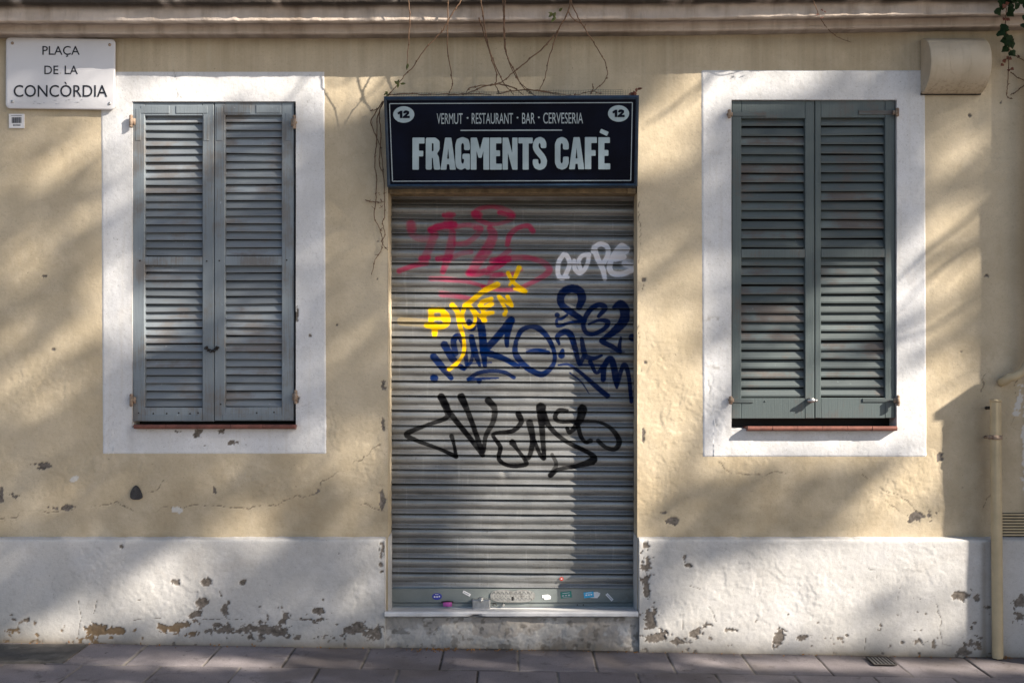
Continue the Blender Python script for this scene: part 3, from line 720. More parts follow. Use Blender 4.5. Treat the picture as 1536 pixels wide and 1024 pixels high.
# ================================================================ ROLLER SHUTTER WITH GRAFFITI
RD = -0.165
shut = thing('roller_shutter', P(769, 912, RD), 'closed grey metal roller shutter covered in spray-painted graffiti tags', 'shutter')
def build_roller():
    pxs = np.linspace(579.0, 959.0, 520)
    top, bot, nsl = 285.0, 881.0, 27
    pitch = (bot - top) / nsl
    # profile over one slat: t downwards -> outward depth
    tk = np.array([0, .03, .08, .16, .26, .36, .46, .54, .61, .66, .70, .73, .78, .84, .90, .955, .985, 1.0])
    dk = np.array([-.005, .0010, .0048, .0084, .0108, .0114, .0102, .0066, .0028, .0010, .0006, .0018, .0058, .0102, .0142, .0168, .0170, -.005])
    ts = np.unique(np.concatenate([np.linspace(0, 1, 30), [.955, .965, .975, .985, .992]]))[:-1]
    T = np.concatenate([i + ts for i in range(nsl)] + [[nsl]])
    pys = top + T * pitch
    fr = T - np.floor(T)
    dp = np.interp(fr, tk, dk)
    px, py = np.meshgrid(pxs, pys)
    # slats sag and shift a little
    tilt = (py * 0) + (px - 768) * (0.0062) + np.sin((px - 600) / 190.0) * 0.35
    sl = np.floor(np.repeat(T[:, None], len(pxs), 1))
    rs = nrg.random(nsl + 2)
    tilt = tilt + (rs[sl.astype(int)] - .5) * 0.9
    dd = RD + dp[:, None] + (fbm(px * .013, sl * 3.7, 2, 3) - .5) * .006 + (fbm(px * .05, py * .05, 3, 2) - .5) * .0016
    pyd = py + tilt
    # a few dents
    for (cx, cy, r, a) in ((757, 712, 6, -.006), (700, 330, 30, -.004), (640, 470, 40, .004), (870, 350, 22, -.005), (840, 865, 14, -.004), (630, 745, 10, -.004)):
        dd = dd + a * np.exp(-((px - cx) ** 2 + (pyd - cy) ** 2) / r ** 2)
    k = (D - dd) / D
    VX = (px - 768) / S * k; VZ = CZ + (512 - pyd) / S * k; VY = -dd
    seam = (np.exp(-(np.minimum(fr, 1 - fr) / .016) ** 2))[:, None] * np.ones_like(px)
    # ---- spray paint
    R_, C_ = px.shape
    paint = np.zeros((R_, C_, 4), np.float32)
    pk = (0.42, 0.010, 0.085)
    nz = fbm(px * .35, pyd * .35, 1, 3); nl = fbm(px * .05, pyd * .05, 4, 3); nd = fbm(px * .12, pyd * .9, 2, 3)
    def stroke(T0, pts, w, col, alpha=1.0, soft=0.28, streak=0.0):
        ox, oy, sc = T0
        p = np.array([(ox + q[0] / sc, oy + q[1] / sc) for q in pts], float)
        if len(p) == 1: p = np.array([p[0], p[0] + (.4, .2)])
        ws = np.array(w if hasattr(w, '__len__') else [w] * len(p), float) / sc * 1.17
        if len(ws) != len(p): ws = np.interp(np.linspace(0, 1, len(p)), np.linspace(0, 1, len(ws)), ws)
        # Catmull-Rom
        e = np.vstack([2 * p[0] - p[1], p, 2 * p[-1] - p[-2]]); out = []; wo = []
        for i in range(1, len(e) - 2):
            n = max(3, int(np.hypot(*(e[i + 1] - e[i])) / 0.8))
            for t in np.linspace(0, 1, n, endpoint=False):
                a, b, c, d_ = e[i - 1], e[i], e[i + 1], e[i + 2]
                out.append(.5 * (2 * b + (c - a) * t + (2 * a - 5 * b + 4 * c - d_) * t * t + (3 * b - a - 3 * c + d_) * t ** 3))
                wo.append(ws[i - 1] * (1 - t) + ws[min(i, len(ws) - 1)] * t)
        out.append(p[-1]); wo.append(ws[-1])
        out = np.array(out); wo = np.array(wo) / 2
        mw = wo.max() * 1.6 + 2
        ci = np.where((pxs > out[:, 0].min() - mw) & (pxs < out[:, 0].max() + mw))[0]
        ri = np.where((pys > out[:, 1].min() - mw - 3) & (pys < out[:, 1].max() + mw + 3))[0]
        if not len(ci) or not len(ri): return
        s = np.s_[ri[0]:ri[-1] + 1, ci[0]:ci[-1] + 1]
        qx = px[s]; qy = pyd[s] ; best = np.full(qx.shape, 9.0)
        for (a, b), r in zip(out, wo):
            best = np.minimum(best, np.hypot(qx - a, qy - b) / r)
        # the gun misses the fold under each lip
        m_ = (1 - sstep(1 - soft, 1 + soft, best + (nz[s] - .5) * .22)) * alpha
        if streak: m_ = m_ * (1 - streak * sstep(.42, .62, nl[s]))
        m_ = np.maximum(m_, .13 * alpha * np.exp(-np.clip(best - 1, 0, 9) * 2.2) * sstep(.30, .65, nz[s]))
        m_ = m_ * (.90 + .10 * sstep(.35, .55, nd[s]))
        m_ = m_ * (1 - .25 * sstep(.945, .99, fr[ri[0]:ri[-1] + 1])[:, None])
        m_ = 1 - (1 - np.clip(m_, 0, .99)) ** (1.25 if col is pk else 2.0)
        a0 = paint[s][..., 3]; c0 = paint[s][..., :3]
        na = m_ + a0 * (1 - m_)
        paint[s][..., :3] = (np.array(col)[None, None] * m_[..., None] + c0 * (a0 * (1 - m_))[..., None]) / np.maximum(na, 1e-5)[..., None]
        paint[s][..., 3] = na
    T1 = (560, 280, 3.657); T2 = (560, 280, 6.827); T3 = (600, 380, 5.12); T4 = (790, 340, 7.317); T5 = (770, 420, 5.12); T6 = (590, 560, 4.267)
    for pts, w, a in [
        ([(385, 375), (388, 470), (460, 525), (560, 530), (640, 500)], 62, .42), ([(385, 385), (392, 430)], 85, .6),
        ([(590, 445), (660, 412), (760, 395), (828, 388)], 62, .9), ([(722, 292), (822, 288)], 40, .8), ([(775, 300), (765, 390)], 80, .55),
        ([(625, 490), (585, 600), (532, 725)], 72, .55), ([(490, 735), (560, 725)], 52, .85), ([(265, 862), (400, 812), (545, 782)], 46, .75),
        ([(810, 470), (795, 600), (765, 720), (712, 868)], [60, 80, 75, 50], .72), ([(660, 738), (790, 720)], 50, .9),
        ([(800, 425), (950, 392), (1085, 420), (1075, 480), (960, 575), (840, 590)], [40, 42, 55, 50, 50, 40], .55), ([(1050, 425), (1105, 430)], 46, .6),
        ([(760, 760), (880, 690), (1000, 665)], 46, .5),
        ([(1195, 430), (1225, 500), (1165, 640), (1090, 740), (1005, 870)], [60, 85, 95, 95, 75], .78), ([(985, 885), (1080, 885), (1250, 830), (1340, 780)], [70, 62, 50, 40], .85),
        ([(1040, 285), (1090, 225), (1230, 205), (1350, 240), (1425, 300), (1350, 360), (1220, 385), (1100, 350), (1045, 290)], [70, 40, 40, 55, 60, 36, 34, 50, 75], .62),
        ([(1290, 265), (1425, 300)], 40, .8), ([(1035, 275), (1085, 290)], 60, .6)]: stroke(T2, pts, w, pk, a, .34, .25)
    for pts, w, a in [
        ([(875, 245), (850, 215), (790, 228), (748, 268), (735, 318)], [26, 24, 22, 28, 24], .75),
        ([(640, 445), (700, 402), (820, 388), (915, 408), (965, 450), (930, 492), (800, 556), (700, 566), (600, 548)], [28, 34, 24, 26, 34, 26, 20, 20, 20], .62),
        ([(655, 408), (740, 398)], 34, .9), ([(745, 350), (690, 395)], 26, .6), ([(315, 505), (400, 508), (520, 522), (625, 552)], [24, 26, 20, 16], .62),
        ([(375, 588), (460, 600), (560, 618)], [32, 26, 18], .6), ([(625, 478), (740, 482), (812, 455)], 18, .6), ([(632, 562), (655, 500), (700, 480)], 26, .55)]: stroke(T1, pts, w, pk, a, .34, .2)
    wh = (0.86, 0.86, 0.92)
    for pts, w in [
        ([(405, 305), (352, 390), (345, 520), (395, 565), (440, 500), (472, 400), (440, 320), (405, 305)], 44), ([(350, 555), (455, 555)], 30),
        ([(685, 305), (610, 320), (570, 380), (590, 470)], 40), ([(520, 375), (530, 465), (580, 510), (635, 470), (672, 390), (682, 310)], 40),
        ([(730, 270), (760, 215), (820, 190), (885, 225), (890, 310), (845, 400)], 46), ([(740, 230), (780, 350), (835, 470), (858, 570)], [50, 52, 50, 40]), ([(850, 380), (885, 350)], 30),
        ([(1105, 245), (1040, 212), (970, 290), (912, 420), (935, 505), (1040, 520), (1150, 480)], 52), ([(1000, 300), (1085, 260)], 70), ([(975, 350), (1060, 330)], 60), ([(1075, 405), (1165, 440)], 55)]: stroke(T4, pts, w, wh, .93, .13, .12)
    stroke(T4, [(1100, 400), (1195, 430)], 90, wh, .35, .6)
    bl = (0.0005, 0.011, 0.064)
    for pts, w, a in [
        ([(505, 208), (528, 140), (505, 82), (440, 66), (375, 105), (370, 185), (450, 250), (545, 312)], [40, 56, 56, 56, 52, 48, 44, 34], .96),
        ([(545, 318), (440, 325), (345, 352), (335, 305), (372, 296), (412, 268)], [22, 20, 24, 20, 22, 18], .93), ([(336, 268)], 32, .95),
        ([(655, 278), (703, 215), (655, 190), (585, 235), (538, 330), (558, 400), (620, 412), (700, 372), (725, 322), (660, 308), (580, 338)], [24, 40, 34, 36, 32, 32, 30, 30, 36, 22, 16], .95),
        ([(775, 210), (820, 190), (852, 225), (848, 310), (780, 388), (705, 445), (680, 470), (760, 510), (820, 552)], [30, 62, 68, 66, 50, 34, 34, 34, 26], .95),
        ([(822, 555), (815, 510), (826, 442)], [22, 28, 18], .93), ([(915, 440)], 50, .9), ([(750, 550), (850, 552)], 14, .5),
        ([(20, 470), (60, 390), (130, 358), (200, 375), (270, 450), (315, 560), (305, 650), (230, 720), (150, 700), (70, 640), (15, 560), (20, 470)], [28, 36, 28, 42, 34, 28, 30, 40, 38, 42, 40, 30], .93),
        ([(105, 552), (180, 543), (270, 556)], [18, 36, 26], .93), ([(100, 530), (250, 528)], 10, .6),
        ([(352, 492), (338, 435), (390, 398), (440, 420), (470, 510), (502, 635)], [16, 34, 42, 44, 38, 28], .95), ([(378, 540), (370, 578)], [26, 44], .9),
        ([(525, 450), (540, 540), (560, 588), (620, 600), (678, 578)], [26, 38, 36, 28, 18], .93), ([(545, 580), (510, 645)], 30, .9), ([(590, 625), (640, 712), (700, 645)], [30, 22, 30], .92),
        ([(690, 762), (700, 660), (742, 602), (768, 650), (788, 760), (795, 825)], [36, 36, 40, 44, 44, 18], .95), ([(795, 800), (830, 690), (855, 652), (885, 730), (907, 932)], [34, 28, 36, 28, 26], .95),
        ([(348, 652), (430, 650), (540, 730), (640, 820), (722, 888)], [16, 18, 26, 34, 36], .92), ([(435, 713), (520, 780), (582, 872)], [12, 12, 6], .8), ([(510, 650), (700, 655)], 16, .75)]: stroke(T5, pts, w, bl, a, .13, .12)
    for pts, w, a in [
        ([(258, 792), (330, 880), (392, 955)], [48, 46, 34], .95), ([(340, 700), (392, 790), (440, 850), (490, 885)], [50, 50, 40, 30], .95),
        ([(425, 770), (412, 670), (450, 635), (488, 700), (512, 850)], [40, 40, 44, 36, 26], .9), ([(548, 640), (572, 750), (612, 862)], [38, 46, 20], .93), ([(500, 880), (545, 830), (560, 760)], 24, .85),
        ([(600, 488), (628, 590), (640, 720), (652, 862)], [50, 54, 52, 28], .96), ([(548, 560)], 62, .92), ([(530, 525)], 36, .9),
        ([(852, 515), (790, 592), (655, 745)], [56, 52, 44], .96), ([(848, 520), (822, 640), (822, 708)], [50, 38, 28], .95), ([(640, 755), (780, 800), (905, 865)], [50, 38, 34], .95),
        ([(515, 845), (700, 838)], 14, .6), ([(525, 965), (600, 918), (700, 902), (800, 912), (875, 952)], [26, 28, 26, 28, 26], .93), ([(525, 968), (620, 962), (755, 955)], [24, 20, 12], .85), ([(607, 980)], 34, .9), ([(262, 958)], 54, .92)]: stroke(T3, pts, w, bl, a, .13, .12)
    ye = (0.74, 0.46, 0.004)
    for pts, w, a in [
        ([(10, 522), (190, 534)], 56, .14), ([(238, 438), (322, 438), (342, 508)], 38, .95), ([(240, 440), (240, 540)], 40, .95), ([(205, 552), (300, 565), (360, 540), (362, 480), (325, 445)], 36, .95), ([(250, 500), (330, 500)], 24, .9), ([(268, 560), (266, 625)], [46, 34], .95),
        ([(402, 398), (440, 450), (462, 560), (488, 640), (492, 740), (470, 800), (430, 850), (378, 888)], [38, 34, 32, 22, 26, 20, 26, 28], .96),
        ([(748, 238), (640, 292), (545, 368), (500, 400)], [40, 36, 34, 34], .96), ([(500, 398), (478, 480), (508, 562), (558, 556), (578, 495), (550, 430)], [32, 26, 22, 20, 22, 22], .95), ([(525, 398), (590, 462), (655, 515)], [30, 24, 26], .95),
        ([(700, 350), (628, 378), (640, 420), (705, 388)], 32, .9), ([(610, 400), (650, 470), (640, 515)], 24, .9), ([(640, 465), (712, 455)], [36, 26], .9),
        ([(803, 468), (812, 432), (758, 332), (800, 362), (860, 402), (826, 332)], [30, 22, 24, 24, 22, 28], .95),
        ([(915, 112), (880, 190), (842, 242)], [36, 24, 20], .96), ([(830, 150), (870, 222), (962, 292)], [28, 24, 30], .96), ([(880, 272), (960, 292)], [20, 30], .95)]: stroke(T3, pts, w, ye, a, .13, .1)
    bk = (0.003, 0.003, 0.004)
    for pts, w, a in [
        ([(308, 150), (345, 235), (335, 285), (200, 335), (88, 385), (135, 422), (290, 480), (402, 530)], [44, 40, 28, 20, 34, 24, 20, 26], .94), ([(402, 530), (388, 455), (373, 400)], [22, 18, 26], .92),
        ([(330, 190), (362, 252), (440, 350), (520, 450), (572, 522)], [30, 32, 30, 28, 26], .94), ([(435, 150), (475, 240), (520, 360), (568, 500)], [44, 30, 28, 28], .95), ([(578, 500), (592, 400), (638, 310), (648, 225), (608, 172)], [22, 26, 30, 34, 40], .85),
        ([(800, 258), (818, 312), (760, 368), (640, 388), (684, 470), (676, 548), (745, 590), (845, 582), (840, 548), (790, 480), (762, 440)], [34, 30, 26, 20, 26, 24, 22, 26, 22, 20, 36], .93),
        ([(872, 315), (892, 420), (872, 528), (845, 545)], [40, 32, 26, 22], .93), ([(895, 410), (940, 520), (962, 545)], 22, .92), ([(945, 218), (950, 330), (966, 542)], [56, 36, 24], .94),
        ([(955, 245), (1000, 340), (1100, 430), (1260, 512), (1275, 556), (1170, 592), (1060, 612), (1005, 650)], [40, 28, 24, 26, 46, 24, 22, 30], .92), ([(1016, 518), (1042, 580), (1012, 645)], [20, 22, 30], .7),
        ([(1112, 238), (1062, 236), (1035, 280), (1072, 308), (1200, 305), (1320, 312), (1400, 358), (1445, 430), (1420, 482), (1360, 472), (1310, 430)], [20, 26, 26, 22, 20, 16, 24, 32, 26, 22, 24], .85),
        ([(1210, 228), (1192, 300), (1132, 376), (1112, 350)], [54, 40, 22, 22], .9), ([(1178, 320), (1200, 400), (1230, 438), (1262, 430)], [26, 24, 20, 28], .9)]: stroke(T6, pts, w, bk, a, .13, .15)
    dt = .55 * sstep(318, 292, py) + .6 * sstep(935, 956, px) * fbm(px * .1, py * .1, 2) * sstep(330, 500, py) + .5 * sstep(606, 582, px) * fbm(px * .2, py * .05, 1) + .45 * (np.exp(-((fr - .64) / .09) ** 2))[:, None] * sstep(.30, .62, fbm(px * .02, sl * 5.1, 3, 4))  # darker at the top, along both sides and in the slat valleys
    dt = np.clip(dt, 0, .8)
    return grid_obj('slat_curtain', VX, VY, VZ, None, M['roller'], shut, dict(paint=paint, seam=np.clip(seam, 0, 1), dirt_shade=dt))
curtain = build_roller()
M['rail'] = simple('grey_green_rail_paint', (0.20, 0.225, 0.225), 0.42, 0.25, 0.18, 6, 0.0006, 0.45, (0.10, 0.085, 0.07), (0.60, 0.8))
m = MB(); m.pbox(582.5, 955.5, 882, 903.5, RD + .012, RD - .02, .003); m.pbox(582.5, 955.5, 903.6, 909.5, RD + .004, RD - .02, .002)
rail = m.build('bottom_rail', M['rail'], shut)
# tread-plate lock escutcheon
m = MB(); out = []
for i in range(64):
    a = 2 * math.pi * i / 64
    hx = 33.5 * (abs(math.cos(a)) ** .55) * (1 if math.cos(a) > 0 else -1); hy = 9.6 * (abs(math.sin(a)) ** .75) * (1 if math.sin(a) > 0 else -1)
    if hy < 0: hy *= 1 - .28 * math.exp(-(hx / 7) ** 2)
    out.append((769 + hx, 893.2 + hy))
m.plate(out[::-1], [], lambda u, v, h: P(u, v, RD + .0125 + h), .005)
for r in range(9):
    for c in range(2):
        for s in (-1, 1):
            px = 769 + s * (4 + r * 3.1); py = 888.5 + c * 9
            a = Vector(P(px - 1.0, py - (1.6 if (r + c) % 2 else -1.6), RD + .0185)); b = Vector(P(px + 1.0, py + (1.6 if (r + c) % 2 else -1.6), RD + .0185))
            m.tube([a, b], .0016, 5)
for r in range(14): m.ball(P(743 + r * 4, 893.4, RD + .018), .0028, 1, .6, 1, 6, 4)
M['tread'] = simple('tread_plate_steel', (0.36, 0.36, 0.35), 0.45, 0.55, 0.2, 60, 0, 0.5, (0.12, 0.11, 0.10))
esc = m.build('lock_plate', M['tread'], shut)
m = MB(); m.pbox(767.6, 770.6, 894.5, 900, RD + .0195, RD + .015, .0004); m.build('keyhole', M['void'], esc)
for x in (866, 875): m = MB(); m.ball(P(x, 906.7, RD + .004), .004, 1, .4, 1, 8, 4); m.build('bolt', M['dark_iron'], shut)
m = MB()
for x in (741.5,): m.tube([P(x - 2.5, 908, RD + .008), P(x - 1, 904.5, RD + .012), P(x + 2, 904.5, RD + .012), P(x + 3, 908, RD + .008)], .0018, 6)
m.build('staple', M['dark_iron'], shut)
m = MB(); m.tube([P(754.5, 908, RD + .012), P(756, 905, RD + .014)], .006, 8); m.build('bolt', M['steel'], shut)
# side guides and lintel
m = MB(); m.pbox(580.0, 584.2, 286, 911, RD + .035, RD - .03, .002); m.build('guide_rail', M['dark_iron'], shut)
m = MB(); m.pbox(953.2, 958.0, 286, 911, RD + .035, RD - .03, .002); m.build('guide_rail', M['dark_iron'], shut)
m = MB(); m.pbox(583, 955, 276, 289.5, -.02, -.16, .004); m.pbox(583.5, 597, 281, 290.5, -.012, -.018, .001); m.pbox(941, 954.5, 281, 290.5, -.012, -.018, .001); m.build('lintel', M['lintel'], facade)
# marble threshold
sill = MB(); xa, _, zt = P(577, 912.6, .056); xb, _, zb = P(957.5, 925, .056)
n = 60; zt = P(577, 917.2, .056)[2]; zk = P(577, 911.2, RD)[2]
prof = [(-.056, zb), (-.061, zb + .002), (-.064, zb + .007), (-.063, zt - .006), (-.058, zt - .001), (-.050, zt + .0005), (-RD, zk), (.20, zk)]
vs = []; fs = []
for i in range(n + 1):
    x = xa + (xb - xa) * i / n; pxl = 577 + 380.5 * i / n
    nick = .012 * math.exp(-((pxl - 713) / 9) ** 2) + .0012 * rnd.random()
    for j, (y, z) in enumerate(prof): vs.append((x, y + (nick if j < 3 else 0), z + (nick * .8 if j < 3 else 0)))
k = len(prof)
for i in range(n):
    for j in range(k - 1): a = i * k + j; fs.append((a, a + k, a + k + 1, a + 1))
fs.append(tuple(range(k))); fs.append(tuple(n * k + j for j in range(k))[::-1])
fs.append((0, n * k, n * k + k - 1, k - 1))
sill.add(vs, fs, .5); sill.build('door_sill', M['marble'], facade)

# lock box and padlock on the sill
lk = thing('lock_box', P(721.5, 913.5, RD + .05), 'scratched steel lock box with a knob bolted low on the roller shutter', 'lock')
m = MB(); m.pbox(708.5, 735.2, 899.5, 913.8, RD + .058, RD + .005, .004); m.build('body', M['steel'], lk)
m = MB(); m.tube([P(721, 902, RD + .050), P(721, 897.5, RD + .050)], [.012, .010], 12); m.ball(P(721, 897, RD + .050), .016, 1, 1, .45, 12, 6)
m.build('knob', M['steel'], lk, True)
pdl = thing('padlock', P(671, 910.5, RD + .03), 'small pink padlock hanging at the foot of the roller shutter', 'padlock')
m = MB(); m.pbox(664.5, 677.8, 903.2, 909.4, RD + .030, RD + .012, .003); m.ball(P(671, 906.5, RD + .027), .018, 1, .35, .62, 12, 6); m.build('body', M['st_pink'], pdl, True)
m = MB(); m.tube([P(662, 902.2, RD + .02), P(671, 901.3, RD + .024), P(680, 902.2, RD + .02)], .003, 6); m.build('shackle', M['dark_iron'], pdl)

# ================================================================ TEXT
def text_shape(body, offset=0.0, shear=0.0):
    cu = bpy.data.curves.new('lettering', 'FONT'); cu.body = body; cu.offset = offset; cu.shear = shear; cu.resolution_u = 4
    o = bpy.data.objects.new('lettering', cu); COL.objects.link(o)
    bpy.context.view_layer.update()
    dg = bpy.context.evaluated_depsgraph_get()
    me = bpy.data.meshes.new_from_object(o.evaluated_get(dg))
    v = [(p.co.x, p.co.y) for p in me.vertices]; f = [tuple(p.vertices) for p in me.polygons]
    bpy.data.objects.remove(o); bpy.data.curves.remove(cu); bpy.data.meshes.remove(me)
    return v, f
def put_text(mb, body, px0, px1, pcap, pbase, to3, offset=0.0, capref=None):
    """fit lettering so that it spans px0..px1 and its capitals run from pcap to pbase"""
    v, f = text_shape(body, offset)
    xs_ = [a for a, b in v]; cap = text_shape('H', offset)[0]; c0 = min(b for a, b in cap); c1 = max(b for a, b in cap)
    lo, hi = min(xs_), max(xs_)
    vs = [to3(px0 + (a - lo) / (hi - lo) * (px1 - px0), pbase + (b - c0) / (c1 - c0) * (pcap - pbase)) for a, b in v]
    ff = []
    for t in f:
        a, b, c = [Vector(vs[i]) for i in t[:3]]
        ff.append(t if (b - a).cross(c - a).y < 0 else t[::-1])
    mb.add(vs, ff, .5)

# ================================================================ SHOP SIGN (leans forward)
dT, dB = 0.215, 0.085
zT = P(768, 144, dT)[2]; zB = P(768, 285, dB)[2]; slope = (dT - dB) / (zT - zB)
nrm = Vector((0, -1, -slope)).normalized()
def SGN(px, py, h=0.0):
    a = (px - 768) / S / D; b = (512 - py) / S / D
    s = (D - dB - slope * (CZ - zB)) / (1 + slope * b)
    return tuple(Vector((a * s, -(D - s), CZ + b * s)) + nrm * h)
T7 = lambda x, y: (560 + x / 3.657, 130 + y / 3.657)
def sgn7(x, y, h=0.0): return SGN(*T7(x, y), h)
sign = thing('shop_sign', SGN(768, 285), 'dark navy cafe sign with pale blue letters mounted above the roller shutter', 'sign')
c4 = [(58, 55), (1457, 48), (1449, 546), (77, 550)]
m = MB()
fr_ = [sgn7(*c, -.006) for c in c4]; bk_ = [(p[0], -.002, p[2]) for p in fr_]
m.hexa([fr_[3], fr_[2], fr_[1], fr_[0], bk_[3], bk_[2], bk_[1], bk_[0]], .5)
m.build('case', M['navy_frame'], sign)
inn = [(74, 76), (1440, 70), (1430, 531), (93, 535)]
m = MB(); m.quad(*[sgn7(*c, -.002) for c in (inn[3], inn[2], inn[1], inn[0])]); m.build('panel', M['navy'], sign)
m = MB()
for i in range(4):
    j = (i + 1) % 4
    a, b, c, d_ = c4[i], c4[j], inn[j], inn[i]
    mid = lambda p, q: ((p[0] + q[0]) / 2, (p[1] + q[1]) / 2)
    am, bm = mid(a, d_), mid(b, c)
    L = [sgn7(*a, -.010), sgn7(*a, .006), sgn7(*am, .012), sgn7(*d_, .007), sgn7(*d_, -.003)]
    Rr = [sgn7(*b, -.010), sgn7(*b, .006), sgn7(*bm, .012), sgn7(*c, .007), sgn7(*c, -.003)]
    for q in range(4): m.quad(L[q], Rr[q], Rr[q + 1], L[q + 1])
m.build('frame', M['navy_frame'], sign)
def bar7(mb, a, b, w, h=.0012):
    a = np.array(a, float); b = np.array(b, float); t = (b - a) / np.hypot(*(b - a)); nn_ = np.array([-t[1], t[0]]) * w / 2
    mb.plate([tuple(a + nn_), tuple(b + nn_), tuple(b - nn_), tuple(a - nn_)], [], lambda u, v, hh: sgn7(u, v, hh), h)
m = MB(); bx = [(89, 94), (1421, 88), (1412, 515), (105, 519)]
for i in range(4): bar7(m, bx[i], bx[(i + 1) % 4], 4.6)
m.build('border_line', M['letter_dim'], sign)
m = MB(); bar7(m, (478, 240.5), (1035, 239), 6); m.build('rule', M['letter_dim'], sign)
for (cx, cy) in ((167, 153.5), (1345, 148)):
    m = MB(); m.plate([(cx + 58 * math.cos(a), cy + 45 * math.sin(a)) for a in np.linspace(0, 2 * math.pi, 48, endpoint=False)], [], lambda u, v, h: sgn7(u, v, h), .002)
    bd = m.build('number_badge', M['letter'], sign)
    m = MB(); to = lambda u, v, h: sgn7(u + cx - 167, v + cy - 153.5, .0021 + h)
    one = [(133, 143), (148, 133), (160, 132), (160, 173), (146, 173), (146, 150), (136, 153)]
    two = [(164, 147), (165, 138), (174, 131), (186, 131), (197, 137), (197, 149), (184, 161), (200, 160), (200, 173), (162, 173), (162, 165), (182, 147), (180, 143), (177, 148)]
    m.plate(one, [], to, .0012); m.plate(two, [], to, .0012)
    m.build('number', M['navy'], bd)
m = MB(); to = lambda x, y: sgn7(x, y, .0012)
for w, a, b, y0, y1 in (('VERMUT', 348, 490, 147, 205), ('RESTAURANT', 540, 766, 146, 204), ('BAR', 816, 886, 145, 203.5), ('CERVESERIA', 932, 1150, 144, 202.5)):
    put_text(m, w, a, b, y0, y1, to, 0.0)
for cx, cy in ((517, 172), (791, 170.5), (908, 169.5)):
    m.plate([(cx + 5 * math.cos(a), cy + 5 * math.sin(a)) for a in np.linspace(0, 2 * math.pi, 10, endpoint=False)], [], lambda u, v, h: sgn7(u, v, h), .0012)
m.build('small_lettering', M['letter_dim'], sign)
def roundc(pts, r):
    out = []; n = len(pts)
    for i in range(n):
        p = np.array(pts[i], float); a = np.array(pts[i - 1], float); b = np.array(pts[(i + 1) % n], float)
        la = np.hypot(*(a - p)); lb = np.hypot(*(b - p)); rr = min(r, la * .45, lb * .45)
        p0 = p + (a - p) / la * rr; p1 = p + (b - p) / lb * rr
        for t in (0, .33, .67, 1): out.append(tuple((1 - t) ** 2 * p0 + 2 * t * (1 - t) * p + t * t * p1))
    return out
G = dict(
 F=([(215, 280), (281, 280), (281, 312), (250, 312), (250, 352), (274, 352), (274, 382), (250, 382), (250, 455), (215, 455)], [], 4),
 R=([(288, 280), (342, 280), (364, 300), (364, 346), (348, 368), (359, 384), (368, 455), (333, 455), (327, 392), (321, 388), (321, 455), (288, 455)], [[(321, 309), (331, 312), (331, 352), (321, 356)]], 9),
 A=([(394, 280), (428, 280), (453, 455), (420, 455), (417, 425), (404, 425), (401, 455), (369, 455)], [[(411, 335), (416, 396), (405, 396)]], 4),
 G=([(450, 320), (458, 288), (490, 276), (522, 288), (530, 318), (530, 348), (498, 348), (498, 318), (490, 307), (482, 318), (482, 414), (490, 425), (498, 414), (498, 396), (489, 396), (489, 368), (530, 368), (530, 455), (512, 455), (504, 445), (484, 457), (458, 447), (450, 420)], [], 9),
 M=([(534, 280), (568, 280), (585, 345), (602, 280), (636, 280), (636, 455), (604, 455), (604, 352), (594, 390), (577, 390), (566, 352), (566, 455), (534, 455)], [], 4),
 E=([(640, 280), (703, 280), (703, 311), (673, 311), (673, 350), (695, 350), (695, 381), (673, 381), (673, 423), (705, 423), (705, 455), (640, 455)], [], 4),
 N=([(709, 280), (740, 280), (762, 365), (762, 280), (791, 280), (791, 455), (763, 455), (738, 362), (738, 455), (709, 455)], [], 4),
 T=([(796, 280), (874, 280), (874, 311), (852, 311), (852, 455), (819, 455), (819, 311), (796, 311)], [], 4),
 S=([(949, 337), (918, 337), (918, 317), (912, 306), (905, 318), (908, 336), (940, 374), (953, 402), (950, 432), (936, 450), (912, 458), (886, 449), (874, 424), (874, 398), (905, 398), (905, 418), (912, 428), (920, 418), (918, 400), (886, 362), (874, 336), (877, 304), (890, 284), (913, 275), (938, 285), (949, 308)], [], 9),
 C=([(1072, 345), (1040, 345), (1040, 318), (1033, 307), (1026, 318), (1026, 413), (1033, 424), (1040, 413), (1040, 384), (1072, 384), (1072, 420), (1060, 446), (1034, 456), (1008, 446), (996, 420), (996, 312), (1008, 286), (1034, 275), (1060, 286), (1072, 312)], [], 9))
m = MB()
for g, dx in (('F', 0), ('R', 0), ('A', 0), ('G', 0), ('M', 0), ('E', 0), ('N', 0), ('T', 0), ('S', 0), ('C', 0), ('A', 704), ('F', 945), ('E', 594)):
    o_, h_, r_ = G[g]; dy = -2.2 * (dx / 700)
    m.plate(roundc([(x + dx, y + dy) for x, y in o_], r_), [roundc([(x + dx, y + dy) for x, y in q], 3) for q in h_], lambda u, v, h: sgn7(u, v, h), .006)
m.plate(roundc([(1249, 231), (1291, 249), (1281, 271), (1240, 252)], 5), [], lambda u, v, h: sgn7(u, v, h), .006)
m.build('large_lettering', M['letter'], sign)

